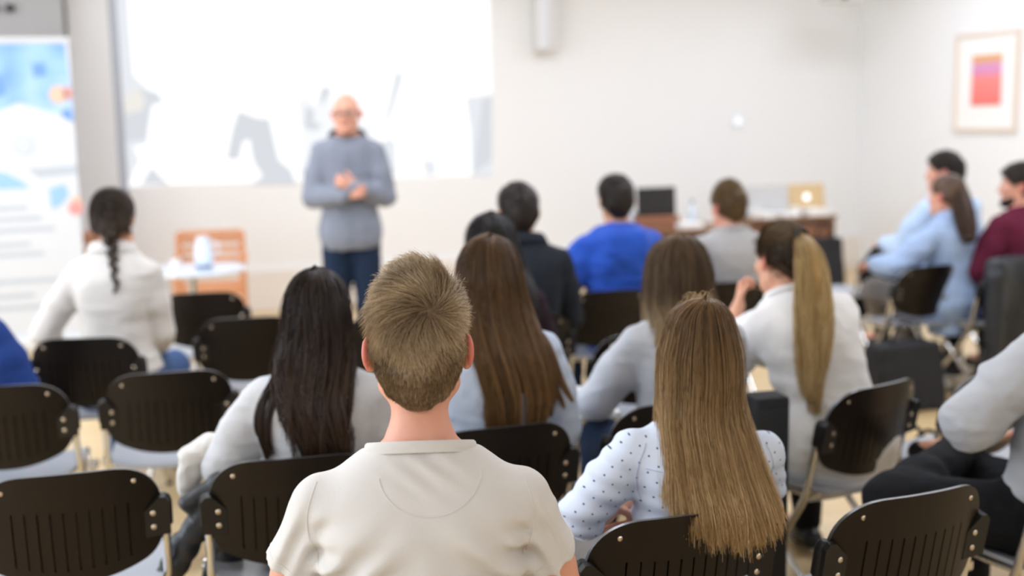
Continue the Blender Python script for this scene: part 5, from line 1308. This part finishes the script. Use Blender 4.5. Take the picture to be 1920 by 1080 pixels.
if want('p11'):
    at,a=seat('p11',-.02,.0)
    c=person('man in a grey T-shirt with light brown hair, in front of the desks',at,math.radians(12),(1368,347),'m',hs=1.0,w=.98,lean=.05,skin='skin_rosy',hyaw=math.radians(12),
      top=dict(kind='tee',mat='grey_tee',sleeve=.6,collar='rib'),bottom=dict(mat='black_trouser'),hair=short_hair('hair_p11',**{**dk,'Lt':.045,'cap':dict(vt=.02,vs=.007,vb=.010,nape=-.085,nape_v=.6,front=.02,h=.005)}),brow='5a4226')
if want('p12'):
    at,a=seat('p12',-.02,.03)
    def p12_hair(c):
        F=hair_cap(c,vt=.012,vs=.010,vb=.016,nape=-.085,front=.02); V,Q=F.mesh(1); parts=[(to_person(c,V),Q,np.clip(.4+.4*(vnoise(V*30)-.5)*2,0,1),np.full(len(V),.1))]
        put_hair(c,parts,'hair_p12')
        b=to_person(c,np.array([0,-.085,.03])); bk=nrm((c.Rh@np.array([0,-1.,0]))*np.array([1,1,0])); vw=c.Rw.T@np.array([0,-1.,0])
        path=[b,b+bk*.012+np.array([0,0,-.05]),b+bk*.014+np.array([0,0,-.11]),b+bk*.012+np.array([0,0,-.17]),b+bk*.010+np.array([0,0,-.23]),b+bk*.010+np.array([0,0,-.28])]
        put_hair(c,tail(c,clear_path(c,path,.04,vw),[.06,.072,.074,.068,.058,.04],700,.002,.008,.8,S=14,lenv=.2),'hair_p12','ponytail')
    c=person('woman in a pale chambray shirt with a low brown ponytail, turned towards the wall',at,math.radians(31),(1780,329),'f',hs=1.03,w=1.08,lean=.06,hyaw=math.radians(3),skin='skin_rosy',
      L=dict(e=(.20,.10,-.19),w=(-.04,.22,-.02)),R=dict(e=(.05,.10,-.25),w=(-.1,.2,0)),legs=dict(L=dict(knee=(.20,.42,.57),ankle=(-.12,.62,.22)),R=dict(knee=(.10,.43,.50),ankle=(.1,.42,.10))),
      top=dict(kind='long',mat='denim_shirt',off=.016,loose=.022,collar='shirt',folds=[(.012,(6,5,12)),(.005,(18,14,24))],hem=-.2),bottom=dict(mat='grey_trouser'),hair=p12_hair,brow='35241a',shoes='shoe_dark')
if want('p13'):
    at,a=seat('p13',.0,.03)
    at=W(1780,600,7.5)[:2]
    c=person('dark haired man in a light blue shirt behind the chambray shirt woman',at,math.radians(24),(1777,287),'m',hs=1.05,w=1.06,lean=.03,hyaw=math.radians(34),skin='skin_rosy',
      L=dict(e=(.1,.1,-.24),w=(-.06,.22,0)),top=dict(kind='long',mat='light_blue_shirt',off=.016,loose=.022,collar='shirt',folds=[(.012,(6,5,12))]),bottom=dict(mat='black_trouser'),hair=short_hair('hair_dark',**dk),brow='1a1412',
      legs=dict(L=dict(knee=(.2,.40,.56),ankle=(.3,.62,.16)),R=dict(knee=(.10,.43,.50),ankle=(.1,.42,.10))))
    o,a=chair('dark chair under the man in light blue by the right wall',0,0,24,at=at+(rotz(math.radians(24))@np.array([0,-.19,0]))[:2])
if want('p14'):
    K['p14']=chair('dark chair of the bearded man with a dark jacket over its back',1912,497,26)
    at,a=seat('p14',-.02,.03)
    def beard(c):
        short_hair('hair_dark',**dk)(c)
        F=Field((-.09,-.02,-.15),(.09,.14,.02),.005)
        F.put(lambda X,Y,Z: head_sdf(X,Y,Z,'m')-.007,(-.09,-.02,-.15),(.09,.14,.02),0)
        F.cut((0,.0,-.045),(0,.35,1),.01); F.cut((0,.028,0),(0,-1,.1),.01); F.ell((0,.10,-.0615),(.022,.02,.009),k=.004,op='s'); V,Q=F.mesh(1)
        put_hair(c,[(to_person(c,V),Q,np.clip(.4+.6*(vnoise(V*90)-.5)*2,0,1),np.full(len(V),.2))],'hair_beard','beard')
    c=person('bearded man in a maroon sweater at the right edge, facing left',at,math.radians(24),(1920,309),'m',hs=1.05,w=1.12,lean=.05,hyaw=math.radians(38),skin='skin_rosy',
      L=dict(e=(.09,.06,-.25),w=(-.08,.2,-.04)),top=dict(kind='long',mat='maroon',off=.016,loose=.022,collar='rib'),bottom=dict(mat='black_trouser'),hair=beard,brow='15110f')
if want('p15'):
    at=W(1992,870,3.05)[:2]
    o,a=chair('dark chair at the right edge under the person in grey',0,0,25,at=at+(rotz(math.radians(25))@np.array([0,-.19,0]))[:2])
    c=person('person in a grey hooded sweatshirt cut by the right edge, elbow out',at,math.radians(25),None,'m',w=1.0,lean=.04,psi=.22,
      L=dict(e=(.21,.06,-.18),w=(-.22,.10,-.03)),R=dict(e=(.05,.1,-.25),w=(-.1,.2,0)),top=dict(kind='long',mat='grey_knit_cool',off=.016,loose=.014,collar='none',hem=-.12,folds=[(.014,(9,7,15)),(.006,(22,18,30))]),
      legs=dict(L=dict(knee=(.40,.22,.57),ankle=(-.10,.44,.60)),R=dict(knee=(.12,.43,.505),ankle=(.12,.42,.10))),bottom=dict(mat='black_trouser'),hair=short_hair('hair_p11',**dk)); 0 and print('P15 E',proj(c.o3+c.Rw@c.J['L']['E']),'S',proj(c.o3+c.Rw@c.J['L']['S']),'knee',proj(c.o3+c.Rw@c.LG['L']['knee']),'head',proj(c.o3+c.Rw@c.Hc))
if want('p16'):
    at=W(-118,800,4.2)[:2]
    o,a=chair('dark chair under the person in navy at the left edge',0,0,8,at=at+np.array([0,-.19]))
    c=person('person in a navy top at the left edge, only a sleeve in view',at,math.radians(2),(-118,470),'m',w=1.0,lean=.05,R=dict(e=(.10,.02,-.26),w=(-.02,.12,-.16)),top=dict(kind='long',mat='navy',off=.016,loose=.02,collar='rib'),bottom=dict(mat='denim'),hair=short_hair('hair_dark',**dk))
if want('p17'):
    at=W(640,735,7.1)[:2]
    def sp_hair(c):
        # glasses and a trimmed grey fringe
        mb=MB()
        for sx in(-1,1):
            ce=np.array([sx*.033,.104,.003]); mb.tube([c.Hc+c.Rh@(ce+np.array([.023*math.cos(t),0,.017*math.sin(t)]))*c.hs for t in np.linspace(0,2*PI,21)],.0022,6)
            mb.tube([c.Hc+c.Rh@(np.array([sx*.056,.102,.006]))*c.hs,c.Hc+c.Rh@(np.array([sx*.078,.06,.006]))*c.hs,c.Hc+c.Rh@(np.array([sx*.084,-.01,.004]))*c.hs],.0018,6)
        mb.tube([c.Hc+c.Rh@(np.array([-.010,.106,.006]))*c.hs,c.Hc+c.Rh@(np.array([.010,.106,.006]))*c.hs],.002,6); mb.build('glasses',M['bracket'],c.body,True)
    c=person('bald man standing with clasped hands in a blue grey shirt before the projection',at,math.radians(180+6),(648,175),'m',standing=True,hz=1.03,hs=1.03,w=.92,lean=.0,hyaw=math.radians(-8),h=.0055,skin='skin_rosy',
      L=dict(e=(.055,.03,-.27),w=(-.18,.18,.06),hd=(-.75,.3,.45),hn=(-.5,-.8,0),curl=.9),R=dict(e=(.055,.03,-.27),w=(-.20,.18,.02),hd=(-.75,.35,.2),hn=(-.4,-.9,0),curl=.8),
      top=dict(kind='long',mat='speaker_shirt',off=.014,loose=.011,collar='polo',colmat='dark_tee',extra=lambda t:(.030*np.clip((.10-t)/.18,0,1),.026*np.clip((.10-t)/.18,0,1)),hem=-.135,folds=[(.012,(9,7,8)),(.004,(20,16,26))]),bottom=dict(mat='denim',waist=.02),hair=sp_hair,brow='7a6a5a')
    mb=MB(); P=[]; bv=BVHTree.FromPolygons([tuple(v) for v in c.topV],[tuple(q) for q in c.topQ])
    surf_line(c,[c.T(0,0,t) for t in np.linspace(.46,-.1,24)],(0,-1,0),.004,'button_placket','speaker_shirt')
# ------------------------------------------------------------------ jackets and bags
def cloth_thing(name,label,cat,lo,hi,fill,m,disp,h=.007,relax=2,cuts=()):
    F=Field(lo,hi,h); fill(F); F.displace(disp)
    for c_ in cuts: F.cut(*c_)
    V,Q=F.mesh(relax); o=mesh_np(name,V,Q,mats=[M[m]]); tag(o,label,cat); return o
M['puffer']=mat('black_quilted_nylon','1a1c20',.45,spec=.5,bump=.3,bscale=60); M['cream_lining']=mat('cream_fleece','d9d5cf',.95,bump=.4,bscale=120,var=.05)
M['leather']=mat('black_leather','1f2226',.5,spec=.45,bump=.3,bscale=90); M['bag_cloth']=mat('black_bag_cloth','16171b',.8,bump=.3,bscale=150); M['red_tag']=mat('red_fabric','a3283c',.8)
def pw(*q): return [W(x,y,D) for x,y,D in q]
if want('things'):
    A=pw((345,905,3.10),(395,870,3.1),(430,858,3.08)); B_=pw((440,885,3.06),(395,915,3.04),(355,942,3.02)); C_=pw((420,930,3.06),(385,975,3.02),(345,1025,3.0),(318,1075,2.98)); Dd=pw((435,880,3.10),(430,960,3.08),(425,1050,3.08),(395,1100,3.05))
    allp=np.array(A+B_+C_+Dd); 
    def fill(F):
        F.chain(B_,[.026,.028,.026],.015); F.chain(C_,[.030,.036,.034,.032],.015); F.chain(Dd,[.03,.042,.042,.035],.02)
    jk=cloth_thing('jacket','black quilted jacket hanging at the left side of the brunette\'s chair','jacket',allp.min(0)-.12,allp.max(0)+.12,fill,'puffer',lambda P:-.007*np.abs(np.sin((P[:,0]*.55+P[:,2]*.83+.012*vnoise(P*20))*62))+.003-.012*(ridged(P*np.array([14,14,18]))-.5))
    q=W(384,872,3.08); Fj=Field(np.array(q)-.2,np.array(q)+.2,.006)
    for (x,y,D,r) in ((388,848,3.12,(.050,.030,.040)),(360,868,3.11,(.036,.028,.044)),(350,900,3.10,(.024,.024,.050)),(404,838,3.13,(.04,.03,.03))): Fj.ell(W(x,y,D),r,k=.03)
    Fj.ell(W(388,885,3.06),(.036,.06,.034),k=.012,op='s'); Fj.displace(folds([(.014,(18,18,24)),(.006,(40,40,40))])); V,Q=Fj.mesh(1); o_=mesh_np('lining',V,Q,mats=[M['cream_lining']],parent=jk); o_['label']='cream fleece lining turned out at the top'
    # dark jacket over the back of the bearded man's chair
    o,a=K['p14']; R=rotz(a); base=np.array([o[0],o[1],0])
    Fl=Field((-.30,-.42,.02),(.30,-.08,.84),.008)
    Fl.put(lambda X,Y,Z: smax(np.abs(Y+.265+(Z-.6)*.10+(.012+.022*np.clip(.8-Z,0,1))*np.sin(X*30+Z*3+1.5*np.sin(Z*7)))-.026, np.maximum(np.abs(X+.03*np.sin(Z*9))-.21-.07*(.8-Z), np.abs(Z-.45)-.34-.03*np.sin(X*20)),.05),(-.3,-.42,.02),(.3,-.1,.84),0)
    Fl.cap((-.23,-.28,.72),(-.25,-.30,.22),.05,.038,.03); Fl.cap((.23,-.28,.72),(.25,-.30,.26),.05,.038,.03); Fl.cap((-.2,-.24,.785),(.2,-.24,.785),.042,.042,.03)
    Fl.displace(folds([(.026,(9,7,2.2)),(.009,(20,14,7))])); V,Q=Fl.mesh(2); o_=mesh_np('jacket',base+V@R.T,Q,mats=[M['leather']]); tag(o_,'dark leather jacket draped over the chair back of the bearded man','jacket')
    # black folder-like tote on the lap of the woman with the ponytail
    def bag(label,loc,rz,sz,handle=True,m='bag_cloth'):
        t=thing('tote_bag',label,'bag',loc,rz); F=Field(-np.array(sz)*.8,np.array(sz)*.8,.007)
        F.put(lambda X,Y,Z: smax(np.abs(X)-sz[0]/2*(1-.12*Z/sz[2]),smax(np.abs(Y)-sz[1]/2*(1-.5*Z/sz[2]),np.abs(Z)-sz[2]/2,.02),.02)-.004,-np.array(sz)*.7,np.array(sz)*.7,0)
        F.displace(folds([(.010,(8,8,8))])); V,Q=F.mesh(2); b_=mesh_np('body',V+np.array([0,0,sz[2]*.53]),Q,mats=[M[m]],parent=t)
        if handle:
            for s in(-1,1):
                mb=MB(); mb.tube([(sz[0]*.25*math.cos(u),s*sz[1]*.2,sz[2]*1.02+.14*math.sin(u)) for u in np.linspace(0,PI,14)],.008,8); mb.build('handle',M[m],t,True)
        return t
    p=W(1434,905,3.42); t=thing('tote_bag','tall stiff black tote standing between the dotted blouse and the ponytail woman','bag',(p[0],p[1],0),.25); mb=MB(); mb.box((0,0,.40),(.115,.10,.80),bev=.012); mb.build('body',M['bag_cloth'],t,True); mb=MB(); mb.box((0,-.052,.70),(.10,.004,.12),bev=.001); mb.build('front_flap',M['leather'],t)
    p=W(1690,700,6.35); bag('dark bag on the floor under the chambray shirt woman\'s chair',(p[0],p[1],0),.3,(.40,.22,.36))
    p=W(1538,560,10.62); bag('black backpack standing under the corner desk',(p[0],p[1],0),.3,(.34,.24,.52))
    p=W(1722,820,4.35); t=bag('black shoulder bag with a red tag on the floor behind the empty chairs',(p[0],p[1],0),.5,(.36,.2,.28))
    mb=MB(); mb.box((.02,-.13,.13),(.06,.012,.05),bev=.004); o_=mb.build('tag',M['red_tag'],t); o_['label']='small red tag'
# ------------------------------------------------------------------ sky, view
wd=bpy.data.worlds.new('sky'); scene.world=wd; wd.use_nodes=True
bg=wd.node_tree.nodes['Background']; bg.inputs[0].default_value=(.75,.86,1.0,1); bg.inputs[1].default_value=1.0
vs=scene.view_settings; vs.view_transform='Standard'; vs.look='None'; vs.gamma=1; vs.use_curve_mapping=False; vs.exposure=0.0
scene.display_settings.display_device='sRGB'
scene.cycles.max_bounces=8; scene.cycles.diffuse_bounces=5; scene.cycles.glossy_bounces=4; scene.cycles.transmission_bounces=4; scene.cycles.caustics_reflective=False; scene.cycles.caustics_refractive=False
scene.cycles.use_denoising=True; scene.cycles.sample_clamp_indirect=6
